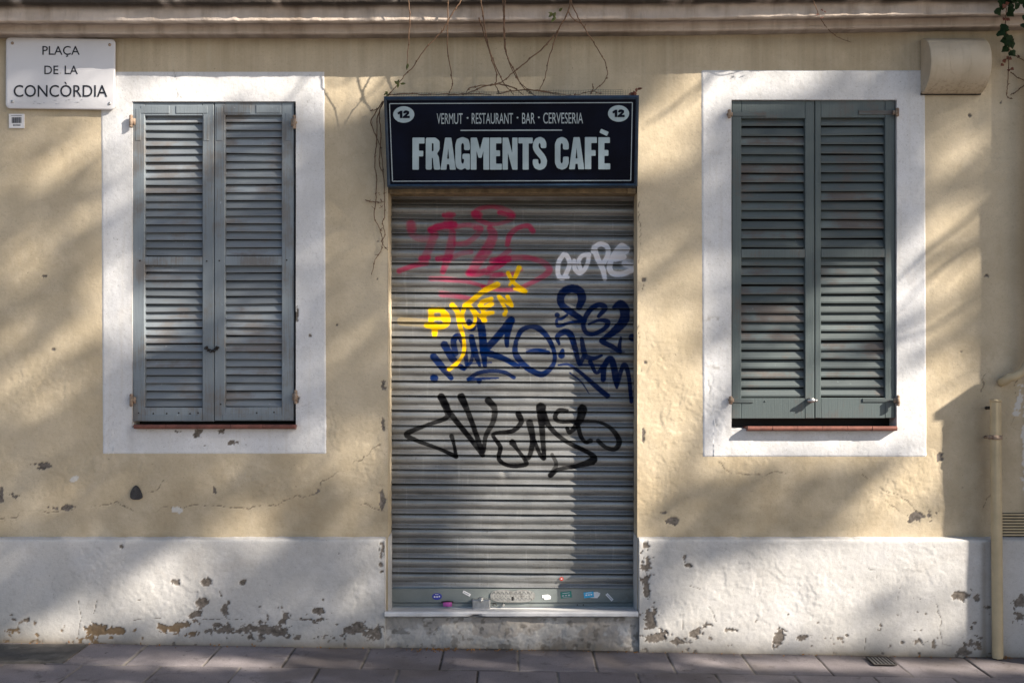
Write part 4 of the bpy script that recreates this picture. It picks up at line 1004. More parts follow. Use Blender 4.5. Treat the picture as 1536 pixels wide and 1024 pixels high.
# ================================================================ STREET NAME PLATE + BARCODE STICKER
sp = thing('street_sign', P(91, 164, .02), 'white enamel street name plate with dark capitals screwed below the cornice', 'sign')
pc = [(9, 55.5), (173.5, 59), (172.8, 165), (8.5, 163)]
def bil(u, v):
    a = np.array(pc[0]) * (1 - u) + np.array(pc[1]) * u; b = np.array(pc[3]) * (1 - u) + np.array(pc[2]) * u
    return tuple(a * (1 - v) + b * v)
def plate_pt(px, py, h): return P(px, py, .021 + h)
ol = []
for (u, v, a0) in ((1, 0, -90), (1, 1, 0), (0, 1, 90), (0, 0, 180)):
    for k in range(7):
        a = math.radians(a0 + 15 * k); ru, rv = .042, .065
        cu, cv = (1 - ru if u else ru), (1 - rv if v else rv)
        ol.append(bil(cu + ru * math.cos(a), cv + rv * math.sin(a)))
cen = (91, 110)
m = MB(); rings = []
for (s, h) in ((1.0, -.012), (1.0, .0), (.985, .0035), (.955, .0045), (.5, .0050), (0.01, .0052)):
    rings.append([plate_pt(cen[0] + (x - cen[0]) * s, cen[1] + (y - cen[1]) * s, h) for x, y in ol])
nn = len(ol); fs = []
for i in range(len(rings) - 1):
    for k in range(nn): fs.append((i * nn + k, (i + 1) * nn + k, (i + 1) * nn + (k + 1) % nn, i * nn + (k + 1) % nn))
fs = [f[::-1] for f in fs]
m.add([p for r in rings for p in r], fs, .5); m.build('plate', M['enamel'], sp, True)
m = MB(); to = lambda x, y: P(x, y, .0275)
for a in (('PLAÇA', 63.5, 119.5, 69.5, 82.5), ('DE', 66.5, 87.5, 98.8, 111.6), ('LA', 97, 116.8, 98.8, 111.6), ('CONCÒRDIA', 20.5, 161, 128, 145.5)): m = MB(); put_text(m, *a, to, .004); m.build('lettering', M['ink'], sp)
for i in range(14):
    m = MB(); x = 40 + rnd.random() * 86; y = 150 + rnd.random() * 7
    a = rnd.uniform(2, 5); m.quad(P(x, y, .0272), P(x + a, y - .3, .0272), P(x + a, y - 1.0 + .5, .0272), P(x, y - .7, .0272)); m.build('scuff_mark', M['scuff'], sp)
for (x, y) in ((18.5, 65), (164.5, 67.5), (18.5, 152.5), (164.5, 155.5)):
    m = MB(); m.ball(P(x, y, .0265), .0078, 1, .6, 1, 12, 6); m.build('screw', M['rust'] if y < 100 else M['steel'], sp, True)
bs = thing('barcode_sticker', P(24.5, 192, .008), 'small white barcode sticker on the ochre wall under the street name plate', 'sticker')
m = MB(); m.pbox(13.2, 36.2, 171, 192.3, .0085, .001, .0006); m.build('label_paper', M['paper'], bs)
m = MB(); x = 17.7
while x < 32.5:
    w = rnd.choice((.5, .5, .9, 1.3)); m.quad(P(x, 184.8, .0092), P(x + w, 184.8, .0092), P(x + w, 176, .0092), P(x, 176, .0092)); x += w + rnd.choice((.3, .5))
for i in range(6): x = 19.6 + i * 1.9; m.quad(P(x, 189, .0092), P(x + 1.3, 189, .0092), P(x + 1.3, 187, .0092), P(x, 187, .0092))
m.quad(P(16.5, 174, .0092), P(32.8, 174, .0092), P(32.8, 173.4, .0092), P(16.5, 173.4, .0092))
m.build('barcode', M['ink'], bs)

# ================================================================ STICKERS ON THE BOTTOM RAIL
def sticker(label, outl, mat, marks, markmat, d=RD + .0135, name='sticker'):
    o = thing(name, P(outl[0][0], outl[0][1], d), label, 'sticker', 'stickers on the roller shutter')
    m = MB(); m.plate(outl, [], lambda u, v, h: P(u, v, d + h), .0007); m.build('backing', mat, o)
    if marks:
        m = MB()
        for q in marks: m.plate(q, [], lambda u, v, h: P(u, v, d + .0008 + h), .0004)
        m.build('print', markmat, o)
def rect(cx, cy, w, h, a=0):
    a = math.radians(a); c, s = math.cos(a), math.sin(a)
    return [(cx + x * c - y * s, cy + x * s + y * c) for x, y in ((-w / 2, -h / 2), (w / 2, -h / 2), (w / 2, h / 2), (-w / 2, h / 2))]
def oval(cx, cy, rx, ry, n=20): return [(cx + rx * math.cos(a), cy + ry * math.sin(a)) for a in np.linspace(0, 2 * math.pi, n, endpoint=False)]
sticker('round blue sticker with white print near the pink padlock', oval(655.5, 894, 7.3, 5), M['st_blue'], [rect(652, 894.5, 2.4, 2.4), rect(655.6, 894.5, 2, 2.4), rect(659, 894, 2.2, 2.4), rect(655, 891, 5, .7)], M['paper'])
sticker('narrow white sticker tilted down, above the steel lock box', rect(700, 889.5, 12.5, 4.2, 28), M['paper'], [rect(700, 889.5, 9, 1.1, 28)], M['scuff'])
sticker('torn white and grey sticker right after the tread-plate lock', [(813, 892), (822, 891), (826.5, 893.5), (826, 898), (817, 899.2), (816, 896.5), (813, 896)], M['paper'], [rect(819, 894, 5, 1, 5), rect(821, 896.8, 6, .9, -8)], M['scuff'])
sticker('dark green rectangular sticker with pale print on the bottom rail', rect(849.2, 891.5, 16.5, 9.6, -7), M['st_green'], [rect(844.5, 893, 3, 1.8, -7), rect(849, 892.5, 2.6, 1.8, -7), rect(853.5, 892, 3, 1.8, -7), rect(849, 888.9, 11, .8, -7), rect(849.4, 895, 11, .6, -7)], M['scuff'])
sticker('torn white sticker half under the cyan one', [(884, 888), (896, 887), (900.5, 889), (899, 893), (896, 896.5), (886, 896)], M['paper'], [], None, RD + .0128)
sticker('cyan rectangular sticker with white print over a torn white one', rect(883.2, 891.5, 15, 8.8, -7), M['st_cyan'], [rect(879.5, 892, 2.6, 1.8, -7), rect(883.4, 891.6, 2.2, 1.8, -7), rect(887, 891.2, 2.4, 1.8, -7), rect(883, 888.6, 9, .6, -7)], M['paper'], RD + .0142)
sticker('narrow white sticker tilted steeply, nearest the door jamb', rect(914.3, 895, 13.5, 4.2, 47), M['paper'], [rect(914.3, 895, 9.5, 1.1, 47)], M['scuff'])
sticker('tiny round red sticker on the last slat above the bottom rail', oval(842.3, 867.6, 3, 2.9, 14), M['st_red'], [rect(842.3, 867.6, 2, 1.2)], M['paper'], RD + .0125)

# ================================================================ VENT HOOD, PIPES, GRILLE
vh = thing('vent_hood', P(1424, 142, 0), 'beige half-round vent hood on the wall above the slate-green shutters', 'vent')
m = MB(); x0, x1 = WX(1380.5), WX(1469.5); zc = WZ(101.0); R = 0.137
sec = []
for k in range(29):
    a = math.pi / 2 - math.pi * k / 28
    y = -.004 - R * 1.02 * max(0, math.cos(a)); z = zc + R * math.sin(a) * 1.0
    sec.append((y, z))
vs = []; fs = []; cols = [x0, x0 + .003, x0 + .006] + [x0 + (x1 - x0) * t for t in (.25, .5, .75)] + [x1 - .006, x1 - .003, x1]
for i, x in enumerate(cols):
    sh = .985 if i in (0, len(cols) - 1) else .996 if i in (1, len(cols) - 2) else 1
    for (y, z) in sec: vs.append((x, y * sh, zc + (z - zc) * sh))
n = len(sec)
for i in range(len(cols) - 1):
    for k in range(n - 1): a = i * n + k; fs.append((a, a + n, a + n + 1, a + 1))
m.add(vs, fs, .5); m.build('hood', M['beige_metal'], vh, True)
for i in (0, len(cols) - 1): m = MB(); b = vs[i * n:(i + 1) * n]; m.add(b, [tuple(range(n))], .5); m.build('end_cap', M['beige_metal'], vh)
m = MB(); m.box(x0 - .001, x1 + .001, -.014, -.0045, zc - R - .004, zc - R + .006)
m.build('lip', M['dark_iron'], vh)
m = MB(); q = []
for k in range(41):
    a = 2 * math.pi * k / 40; u = 1440 + 15.5 * math.copysign(abs(math.cos(a)) ** .6, math.cos(a)); th = .12 + .62 * math.copysign(abs(math.sin(a)) ** .6, math.sin(a))
    q.append((WX(u - 16), -.004 - R * 1.02 * math.cos(th), zc + R * math.sin(th)))
m.tube(q, .0010, 5, False); m.build('seam', M['beige_metal'], vh)

dp = thing('downpipe', P(1494, 983, .05), 'beige painted downpipe stub running down the wall to the pavement', 'pipe')
r0 = .0262; pd = .085
def pipe_x(py): return np.interp(py, [598, 984], [1493.5, 1496.5])
pts = [P(pipe_x(y), y, pd) for y in (599, 606, 640, 700, 780, 860, 940, 986)]
m = MB(); m.tube(pts, r0, 20, False); m.tube([P(pipe_x(599), 599, pd), P(pipe_x(599), 600.5, pd)], [r0 * .8, r0 * .8], 20)
m.build('tube', M['pipe_paint'], dp, True)
m = MB(); m.tube([P(pipe_x(600), 598.4, pd), P(pipe_x(600), 602.5, pd)], r0 * 1.06, 20); m.build('rim', M['pipe_paint'], dp, True)
m = MB(); m.tube([P(pipe_x(655), 652, pd), P(pipe_x(655), 658.5, pd)], r0 * 1.16, 20)
m.tube([P(1489, 655.5, pd), (P(1480, 655.5, .02)[0], -.0, P(1480, 655.5, .02)[2])], .007, 8); m.ball(P(1484, 655.5, .075), .011); m.build('clamp', M['rust'], dp, True)
m = MB(); m.tube([P(1489, 611, pd), (P(1482, 612, .02)[0], .0, P(1482, 612, .02)[2])], .008, 8); m.build('bracket', M['dark_iron'], dp, True)

ep = thing('bent_pipe', P(1536, 572, .05), 'beige bent pipe end curving into the wall at the picture edge', 'pipe')
pts = [P(1546, y, .06) for y in (75, 200, 330, 450, 510)]
for k in range(9):
    a = math.radians(90 * k / 8); pts.append(P(1546 - 32 * (1 - math.cos(a)) * 1.0, 520 + 46 * math.sin(a), .06))
pts += [P(1508, 571, .05), P(1503, 572.5, .02), P(1502, 573, -.01)]
m = MB(); m.tube(pts, .0215, 14); m.build('tube', M['pipe_paint'], ep, True)

vg = thing('wall_grille', P(1524, 805, 0), 'slotted plaster vent grille in the wall behind the downpipe', 'vent')
m = MB()
for i in range(8): y = 770 + i * 4.4; m.pbox(1503, 1548, y, y + 2.6, .010, -.002, .002, .5)
m.build('slat', M['pipe_paint'], vg)
m = MB(); m.pbox(1502, 1549, 769, 805, .0065, -.01, .001); m.build('frame', M['void'], vg)  # near-black backing sheet, painted darkness of the slots between the slats

# small dark fitting on the wall below the left window
m = MB(); m.plate(roundc([(204, 726.5), (209, 731), (213, 739), (214.5, 746), (209, 749), (199, 749), (195, 746), (195.5, 738), (199, 731)], 2.5), [], lambda u, v, h: P(u, v, .001 + h), .008)
M['slate'] = simple('slate_patch', (.055, .053, .055), .85, 0, .4, 60, .003)
o = m.build('wall_plug', M['slate'], None); tag(center(o), 'small dark teardrop-shaped plate set in the ochre wall below the grey-blue shutters', 'wall plate')

# ================================================================ CLIMBERS
T8 = lambda x, y: (550 + x / 3.746, y / 3.746)
def smooth(p, n=6):
    p = [Vector(q) for q in p]; e = [2 * p[0] - p[1]] + p + [2 * p[-1] - p[-2]]; out = []
    for i in range(1, len(e) - 2):
        for t in np.linspace(0, 1, n, endpoint=False):
            a, b, c, d_ = e[i - 1:i + 3]
            out.append(.5 * (2 * b + (c - a) * t + (2 * a - 5 * b + 4 * c - d_) * t * t + (3 * b - a - 3 * c + d_) * t ** 3))
    return out + [p[-1]]
def leaf_shape(m, c, size, ivy=False):
    c = Vector(c); u = Vector((rnd.uniform(-1, 1), rnd.uniform(-.5, .3), rnd.uniform(-1, .6))).normalized()
    w = u.cross(Vector((rnd.uniform(-.4, .4), -1, rnd.uniform(-.4, .4)))).normalized(); nn = u.cross(w)
    o = [(0, 0), (.12, .42), (.42, .5), (.62, .30), (1, 0), (.62, -.30), (.42, -.5), (.12, -.42)] if ivy else [(0, 0), (.3, .22), (.65, .18), (1, 0), (.65, -.18), (.3, -.22)]
    vs = [c + u * size * a + w * size * b + nn * size * .10 * (1 if abs(b) > .1 else -1) * abs(b) for a, b in o]
    cn = c + u * size * .5 - nn * size * .06
    n = len(vs); m.add(vs + [cn], [(i, (i + 1) % n, n) for i in range(n)])
def vine(label, strands, radius=.0026, leaves=(), leaf_mat='leaf_green', lsize=.028, ivy=False, nodes=True, name='vine', group='bare climber stems hanging round the sign', extra=()):
    top = max(strands[0], key=lambda q: q[2])
    o = thing(name, top, label, 'vine', group)
    m = MB()
    for s in strands:
        q = smooth(s); n = len(q)
        for i in range(1, n - 1): q[i] = q[i] + Vector((rnd.uniform(-1, 1), rnd.uniform(-1, 1) * .4, rnd.uniform(-1, 1))) * .0022
        m.tube(q, [radius * (1.15 - .5 * i / n) for i in range(n)], 6)
        if nodes:
            for i in range(3, n - 1, 5):
                m.ball(q[i], radius * 1.55, 1, 1, 1.2, 6, 4)
                if rnd.random() < .45: m.tube([q[i], q[i] + Vector((rnd.uniform(-1, 1), -.3, rnd.uniform(-.2, 1))) * rnd.uniform(.008, .020)], radius * .45, 4)
    m.build('stem', M['stem'], o, True)
    if leaves:
        m = MB()
        for (c, k) in leaves:
            for _ in range(k): leaf_shape(m, Vector(c) + Vector((rnd.uniform(-1, 1), rnd.uniform(-.6, .2), rnd.uniform(-1, 1))) * lsize * .55, lsize * rnd.uniform(.7, 1.2), ivy)
        m.build('foliage', M[leaf_mat], o)
    for (lv, mt, sz) in extra:
        m = MB()
        for (c, k) in lv:
            for _ in range(k): leaf_shape(m, Vector(c) + Vector((rnd.uniform(-1, 1), rnd.uniform(-.5, .2), rnd.uniform(-1, 1))) * sz * .4, sz * rnd.uniform(.7, 1.2), ivy)
        m.build('withered_foliage', M[mt], o)
    return o
def V8(pts, d0=.235, d1=.16):
    out = []
    for (x, y) in pts:
        px, py = T8(x, y); out.append(P(px, py, float(np.interp(py, [10, 60, 145], [d0, (d0 + d1) / 2, d1]))))
    return out
vine('thin bare stem hanging straight down near the sign corner with the green shoots', [V8([(232, -70), (240, 55), (244, 100), (234, 250), (226, 395)])])
vine('long bare stem slanting down to the sign corner, tipped with green shoots', [V8([(565, -70), (520, 20), (462, 110), (420, 180), (332, 272), (258, 378), (200, 440), (122, 540)])], .0028, [(V8([(172, 462)])[0], 5), (V8([(115, 522)])[0], 4), (V8([(238, 368)])[0], 1)])
vine('bare stem hanging straight and hooking back at the sign top', [V8([(455, -70), (456, 110), (455, 290), (477, 425), (482, 480), (455, 538)])])
vine('stoutest bare stem, bowing from the cornice to the middle of the sign', [V8([(636, -70), (648, 50), (668, 180), (702, 312), (762, 452), (828, 534)]), V8([(630, 100), (660, 190), (700, 320), (730, 420), (725, 480), (750, 530)])], .0032)
vine('twin bare stems twisting together down to the sign top', [V8([(763, -70), (768, 60), (775, 200), (792, 330), (850, 450), (935, 532)]), V8([(772, -70), (776, 50), (770, 180), (781, 290), (830, 400), (885, 500), (950, 538)])], .003)
vine('long bare stem sweeping back across the wall to low loops on the sign', [V8([(1155, -70), (1135, 55), (1080, 160), (1012, 250), (900, 345), (820, 410), (742, 470), (622, 484), (572, 500), (555, 532)]), V8([(742, 472), (650, 490), (560, 530)]), V8([(745, 472), (820, 490), (880, 534)])], .0030, [(V8([(1062, 78)])[0], 7)], lsize=.03)
vine('fine bare stem dropping steeply from the fork to the sign top', [V8([(1078, 165), (1025, 330), (1002, 440), (965, 518)])], .0024)
vine('bare stem bowing out wide and curling back onto the sign top', [V8([(1152, -70), (1155, 25), (1210, 135), (1275, 240), (1330, 330), (1353, 405), (1330, 465), (1260, 522)]), V8([(1130, 60), (1158, 108), (1205, 134)]), V8([(1262, 522), (1272, 500), (1270, 470)])], .0026)
vine('tangle of bare runners lying along the top edge of the sign', [V8([(128, 534), (220, 526), (340, 533), (455, 530), (560, 531)], .16, .19), V8([(730, 528), (850, 508), (960, 508), (1060, 524), (1160, 537), (1260, 515), (1320, 528)], .16, .19), V8([(900, 500), (1000, 520), (1090, 536)], .16, .19), V8([(460, 534), (600, 528), (700, 534)], .16, .19)], .0024,
     extra=[([(V8([(1165, 533)])[0], 2), (V8([(1265, 524)])[0], 3), (V8([(1315, 522)])[0], 2)], 'leaf_red', .014)])
vine('knotted bare stems trailing down the wall beside the sign and door jamb', [
    [P(x, y, d) for x, y, d in ((586, 138, .17), (576, 152, .13), (566, 178, .04), (565, 215, .02), (562, 240, .015), (565, 275, .015), (563, 305, .015), (562, 327, .015), (570, 345, .015), (574, 362, .015), (571, 377, .015), (563, 389, .015), (557, 412, .015))],
    [P(x, y, d) for x, y, d in ((578, 148, .12), (569, 168, .04), (571, 200, .02), (569, 245, .015), (575, 262, .015), (577, 303, .015), (577, 325, .015), (574, 333, .015), (577, 352, .015), (573, 364, .015), (582, 375, .012))],
    [P(x, y, d) for x, y, d in ((574, 152, .1), (557, 181, .02), (562, 200, .015), (571, 222, .015), (575, 262, .015))],
    [P(x, y, d) for x, y, d in ((548, 300, .015), (562, 303, .015), (576, 303, .015))],
    [P(x, y, d) for x, y, d in ((555, 166, .02), (563, 165, .02), (570, 160, .04))]], .0024,
     extra=[([(P(571.5, 310, .015), 5), (P(572, 300, .015), 4), (P(571, 345, .015), 3), (P(569, 292, .015), 2)], 'leaf_red', .009)])
o3 = lambda x, y, d=.03: P(1016 + x / 2.925, y / 2.925, d)
vine('short dead twig hanging from the cornice above the slate-green shutters', [[o3(590, -20, .23), o3(610, 40, .2), o3(640, 100, .12), o3(690, 155, .04), o3(760, 185, .01)]], .0018, extra=[([(o3(640, 45, .2), 3), (o3(612, 65, .19), 2), (o3(640, 82, .18), 2)], 'leaf_red', .014)], group=None)
o6 = lambda x, y, d=.1: P(1340 + x / 5.69, y / 5.69, d)
vine('dark green ivy strand hanging over the cornice beside the vent hood', [
    [o6(940, -120, .26), o6(955, 0, .26), o6(962, 100, .25), o6(955, 200, .2), o6(965, 300, .12), o6(985, 400, .06), o6(985, 520, .03), o6(978, 700, .02), o6(966, 800, .02), o6(985, 835, .02), o6(1018, 846, .02)],
    [o6(985, 420, .05), o6(1040, 475, .03), o6(1120, 520, .02)], [o6(1000, 615, .02), o6(1050, 655, .02), o6(1115, 690, .02)], [o6(1115, 730, .02), o6(1040, 790, .02), o6(1000, 810, .02)]], .0024,
    [(o6(895, 45, .26), 2), (o6(885, 70, .26), 1), (o6(985, 70, .26), 4), (o6(1000, 95, .25), 2), (o6(1065, 40, .26), 2), (o6(920, 235, .2), 2), (o6(955, 240, .2), 1), (o6(960, 325, .12), 4), (o6(980, 345, .12), 2), (o6(985, 385, .09), 3), (o6(1012, 412, .08), 2), (o6(1105, 40, .25), 2), (o6(1110, 190, .2), 2), (o6(1000, 5, .26), 3), (o6(945, -30, .26), 4), (o6(1030, -30, .26), 4)],
    'leaf_dark', .040, True, name='ivy', group=None, extra=[([(o6(958, 40, .27), 3), (o6(960, 165, .22), 3), (o6(990, 492, .03), 2), (o6(995, 590, .03), 2), (o6(950, 505, .03), 1), (o6(950, 545, .03), 1), (o6(1072, 482, .03), 1)], 'leaf_red', .020)])
dl = MB(); c = SGN(954, 143, .0)
for k in range(6): leaf_shape(dl, Vector((c[0] + rnd.uniform(-.008, .008), c[1] + .03, c[2] + .012 + k * .006)), .03)
tag(center(dl.build('withered_leaf', M['leaf_red'], None)), 'curled rust-brown dead leaf standing on the sign corner away from the hanging stems', 'leaf')

# wire netting along the sign's top edge
m = MB()
for i in range(96):
    px = 590 + i * 3.75; hgt = (3.5 + 6.0 * (px - 590) / 355) * (.85 + .15 * math.sin(px * .1))
    pts = [SGN(px, 145, -.02), SGN(px + .4, 144 - hgt * .6, -.03), SGN(px + .8, 143 - hgt, -.035)]
    m.tube(pts, .0007, 4)
for r in range(3):
    m.tube([SGN(590 + t * 3.75 * 4, 143.5 - (r + .8) / 3 * (3.0 + 6.0 * t / 24) + .5 * math.sin(t * 1.7 + r), -.025 - .004 * r) for t in range(24)], .0007, 4)
tag(center(m.build('wire_netting', M['wire'], None)), 'strip of fine wire netting sticking up along the top edge of the cafe sign', 'netting')

# ================================================================ GROUND
def pavement():
    ax = np.concatenate([np.linspace(-3.9, -2.6, 80)[:-1], np.arange(-2.6, 2.6, .005), np.linspace(2.6, 3.36, 50)]); ay = np.arange(-1.9, .02, .006)
    A, B = np.meshgrid(ax, ay); d = -B
    pitch = .367
    row = np.floor((d - .393) / .367) + 1
    fy = np.abs((d - .393) / .367 - np.round((d - .393) / .367)) * .367
    xo = np.where(row % 2 == 0, .03, -.158)
    wob = (fbm(A * 3, B * 3, 1, 3) - .5) * .006
    cellx = (A - xo) / pitch; fx = np.abs(cellx - np.round(cellx)) * pitch
    fy = np.where(d < .2, 9, fy)
    dj = np.minimum(fx, fy) + wob * .4
    joint = 1 - sstep(.0025, .0065, dj)
    ids = (np.floor(cellx).astype(int) * 7 + row.astype(int) * 13) % 97
    tone = nrg.random(97)[ids]
    tl = (nrg.random(97)[ids] - .5)
    z = ground_z(A) - joint * .005 + (fbm(A * 4, B * 4, 2, 3) - .5) * .004 + tl * .003 + (fbm(A * 60, B * 60, 3, 2) - .5) * .0008
    dt = .75 * np.exp(-np.clip(d - PD, 0, 9) / .018) * (.3 + fbm(A * 9, B * 9, 1, 4)) + .35 * sstep(.5, .7, fbm(A * 2.5, B * 2.5, 4, 4))
    o = grid_obj('pavement', A, B, z, None, M['pave'], None, dict(joint=joint, tone=tone, dirt_shade=np.clip(dt, 0, .8)))
    o['kind'] = 'structure'
pavement()
g = MB(); E_ = 60
g.quad((-E_, -E_, ground_z(-E_ * 0) - .03), (E_, -E_, ground_z(0) - .09), (E_, E_, ground_z(0) - .09), (-E_, E_, ground_z(0) - .03))
gg = g.build('ground', M['ground'], None); gg['kind'] = 'structure'
gz = lambda px, py: None
def G_(px, py, lift=.006):
    # point on the pavement seen at (px, py)
    a = (px - 768) / S / D; b = (512 - py) / S / D; s = 5.3
    for _ in range(6): s = (ground_z(a * s) + lift - CZ) / b
    return (a * s, -(D - s), CZ + b * s)
# ribbed cover by the wall and small access plate
cv = thing('utility_cover', G_(60, 985, 0), 'dark ribbed metal utility cover set in the pavement below the street name plate', 'cover')
m = MB(); pA, pB = G_(136, 964.5), G_(62, 1012); 
xr = lambda y: pA[0]
ya, yb = -.075, -.385
x1c = pA[0] - .005
m.box(-3.0, x1c, yb, ya, ground_z(-2.4) - .03 - .004, ground_z(-2.5) + .001); cvp = m.build('plate', M['cover_iron'], cv)
m = MB()
for i in range(26):
    y = ya - .006 - i * .0118; m.add([(-3.0, y, ground_z(-2.5) + .0015), (x1c, y, ground_z(-2.5) - .004), (x1c, y - .005, ground_z(-2.5) - .004), (-3.0, y - .005, ground_z(-2.5) + .0015), (-3.0, y - .0025, ground_z(-2.5) + .006), (x1c, y - .0025, ground_z(-2.5) + .002)], [(0, 1, 5, 4), (4, 5, 2, 3)])
m.build('rib', M['cover_iron'], cvp)
ap = thing('access_plate', G_(1322, 990, 0), 'small square worn metal access plate in the pavement near the downpipe', 'cover')
q = [G_(1299, 984.5, .008), G_(1330, 985, .008), G_(1345, 996.5, .008), G_(1311, 996, .008)]
M['plate_metal'] = simple('worn_iron', (.15, .15, .15), .5, .5, .3, 50, .001)
m = MB(); m.add(q, [(0, 1, 2, 3)]); m.build('lid', M['plate_metal'], ap)
m = MB()
for i in range(4):
    a = Vector(q[i]); b = Vector(q[(i + 1) % 4]); m.tube([a, b], .0035, 6)
for i in range(1, 6):
    t = i / 6; m.tube([Vector(q[0]).lerp(Vector(q[1]), t) + Vector((0, 0, .001)), Vector(q[3]).lerp(Vector(q[2]), t) + Vector((0, 0, .001))], .0022, 5)
m.build('rim', M['dark_iron'], ap)
# bits of leaf and grit along the wall foot
m = MB()
for i in range(230):
    px = rnd.choice([rnd.gauss(690, 40), rnd.uniform(560, 960), rnd.uniform(960, 1536), rnd.gauss(1490, 20), rnd.uniform(0, 560), rnd.gauss(668, 12)])
    c = G_(px, 970, .004); y = -PD - .004 - abs(rnd.gauss(0, .020))
    leaf_shape(m, (c[0], y, ground_z(c[0]) + .004), rnd.uniform(.006, .018))
M['litter'] = simple('dry_leaf_bits', (.26, .13, .05), .8, 0, .5, 60)
o = m.build('leaf_litter', M['litter'], None); tag(o, 'dry leaf bits and grit along the foot of the wall', 'litter', None, 'stuff')

# ================================================================ WHAT CASTS THE SHADE
SUN = Vector((2.0, -1.0, 1.38)).normalized()
# neighbouring house standing further out, just past the picture's edge
nb = thing('neighbouring_house', (4.6, -.3, 0), 'neighbouring plastered house stepping forward beyond the downpipe', 'building')
m = MB(); x0 = 3.385
m.box(x0, 7.5, -.525, .3, -.2, 2.95); m.box(x0 + .03, 7.5, -.505, .3, 2.95, 5.0); m.build('wall', M['neighbour'], nb)
m = MB(); m.box(x0 - .012, 7.5, -.612, -.526, -.2, 2.02); m.box(x0 - .02, 7.5, -.63, -.526, 2.021, 2.06); m.build('plinth', M['neighbour'], nb)
m = MB(); m.box(x0 - .02, 7.5, -.66, -.5, 4.6, 4.8); m.build('cornice', M['neighbour'], nb)

# light that gets through the crowns, wall-plane pixels: (cx, cy, rx, ry, slope angle, amount)
LIT = [(330, 128, 210, 32, 0, 1.0), (540, 130, 70, 42, 10, .75), (185, 175, 50, 45, 40, .9), (115, 225, 80, 20, 32, .50), (70, 360, 110, 18, 30, .42), (105, 505, 110, 22, 32, .55), (170, 450, 30, 80, 0, .6), (30, 600, 90, 24, 25, .2),
       (255, 212, 66, 56, 0, 1.4), (258, 462, 64, 38, 25, 1.0), (380, 440, 60, 60, 20, .28), (370, 280, 50, 70, 0, .15),
       (800, 480, 150, 150, 0, .55), (730, 410, 80, 50, 20, .55), (880, 690, 95, 175, 0, 1.4), (770, 590, 60, 60, 10, .35), (900, 560, 60, 60, 0, .5),
       (1000, 600, 60, 130, 0, .95), (1075, 610, 40, 90, 0, .95), (975, 205, 60, 50, 40, 1.0), (1040, 150, 70, 30, 30, 1.0), (1150, 118, 110, 24, 8, .85), (985, 700, 60, 40, 0, .6), (1000, 460, 60, 70, 0, .35),
       (1290, 440, 65, 50, 25, .9), (1165, 575, 80, 70, 0, .92), (1290, 590, 70, 60, 10, .85), (1150, 490, 60, 40, 20, .35),
       (1432, 222, 26, 45, 30, .9), (1430, 335, 46, 26, 42, .85), (1425, 420, 50, 30, 38, .85), (1390, 500, 70, 18, 32, .55), (1420, 590, 60, 48, 32, .95), (1395, 660, 40, 60, 0, .9),
       (1230, 665, 170, 30, 0, .85), (1060, 665, 60, 40, 0, .8), (1350, 735, 90, 34, 28, .70), (1120, 905, 170, 62, 14, .95), (1270, 860, 120, 50, 24, .6), (1390, 850, 60, 90, 0, .75), (1180, 965, 200, 26, 0, .8), (985, 790, 40, 20, 20, .3),
       (260, 870, 170, 46, 30, .75), (120, 940, 120, 32, 25, .85), (430, 735, 120, 30, 30, .35), (520, 690, 50, 60, 30, .35), (520, 870, 60, 40, 30, .30), (420, 930, 60, 30, 0, .3),
       (700, 940, 120, 24, 0, .35), (180, 1100, 190, 30, 6, .8), (1080, 1068, 260, 26, 4, .85), (1320, 1085, 220, 30, 4, .8), (560, 1090, 150, 20, 0, .25)]
def light_at(px, py):
    m_ = 0.035
    for cx, cy, rx, ry, an, am in LIT:
        a = math.radians(an); u = (px - cx) * math.cos(a) - (py - cy) * math.sin(a); v = (px - cx) * math.sin(a) + (py - cy) * math.cos(a)
        m_ = m_ + am * np.exp(-((u / rx) ** 2 + (v / ry) ** 2) ** 1.6)
    return np.clip(m_ * 1.3, 0.04, 1)
def crown(n, dlo, dhi, box, size, seed):
    r = np.random.default_rng(seed)
    px = r.uniform(box[0], box[1], n); py = r.uniform(box[2], box[3], n)
    L = light_at(px, py)
    lam = np.where(L > .93, 0, -np.log(np.clip(L, .03, 1.0))) / 3.5
    ok = r.random(n) < lam
    px, py = px[ok], py[ok]; d = r.uniform(dlo, dhi, len(px))
    P0 = np.stack([(px - 768) / S + 2 * d, -d, CZ + (512 - py) / S + 1.38 * d], -1)
    k = len(P0)
    u = r.normal(size=(k, 3)); u /= np.linalg.norm(u, axis=1)[:, None]
    w = np.cross(u, r.normal(size=(k, 3))); w /= np.linalg.norm(w, axis=1)[:, None]
    s = size * r.uniform(.7, 1.3, k)[:, None]
    V = np.stack([P0 - u * s, P0 + w * s * .55, P0 + u * s, P0 - w * s * .55], 1).reshape(-1, 3)
    return V, k, P0
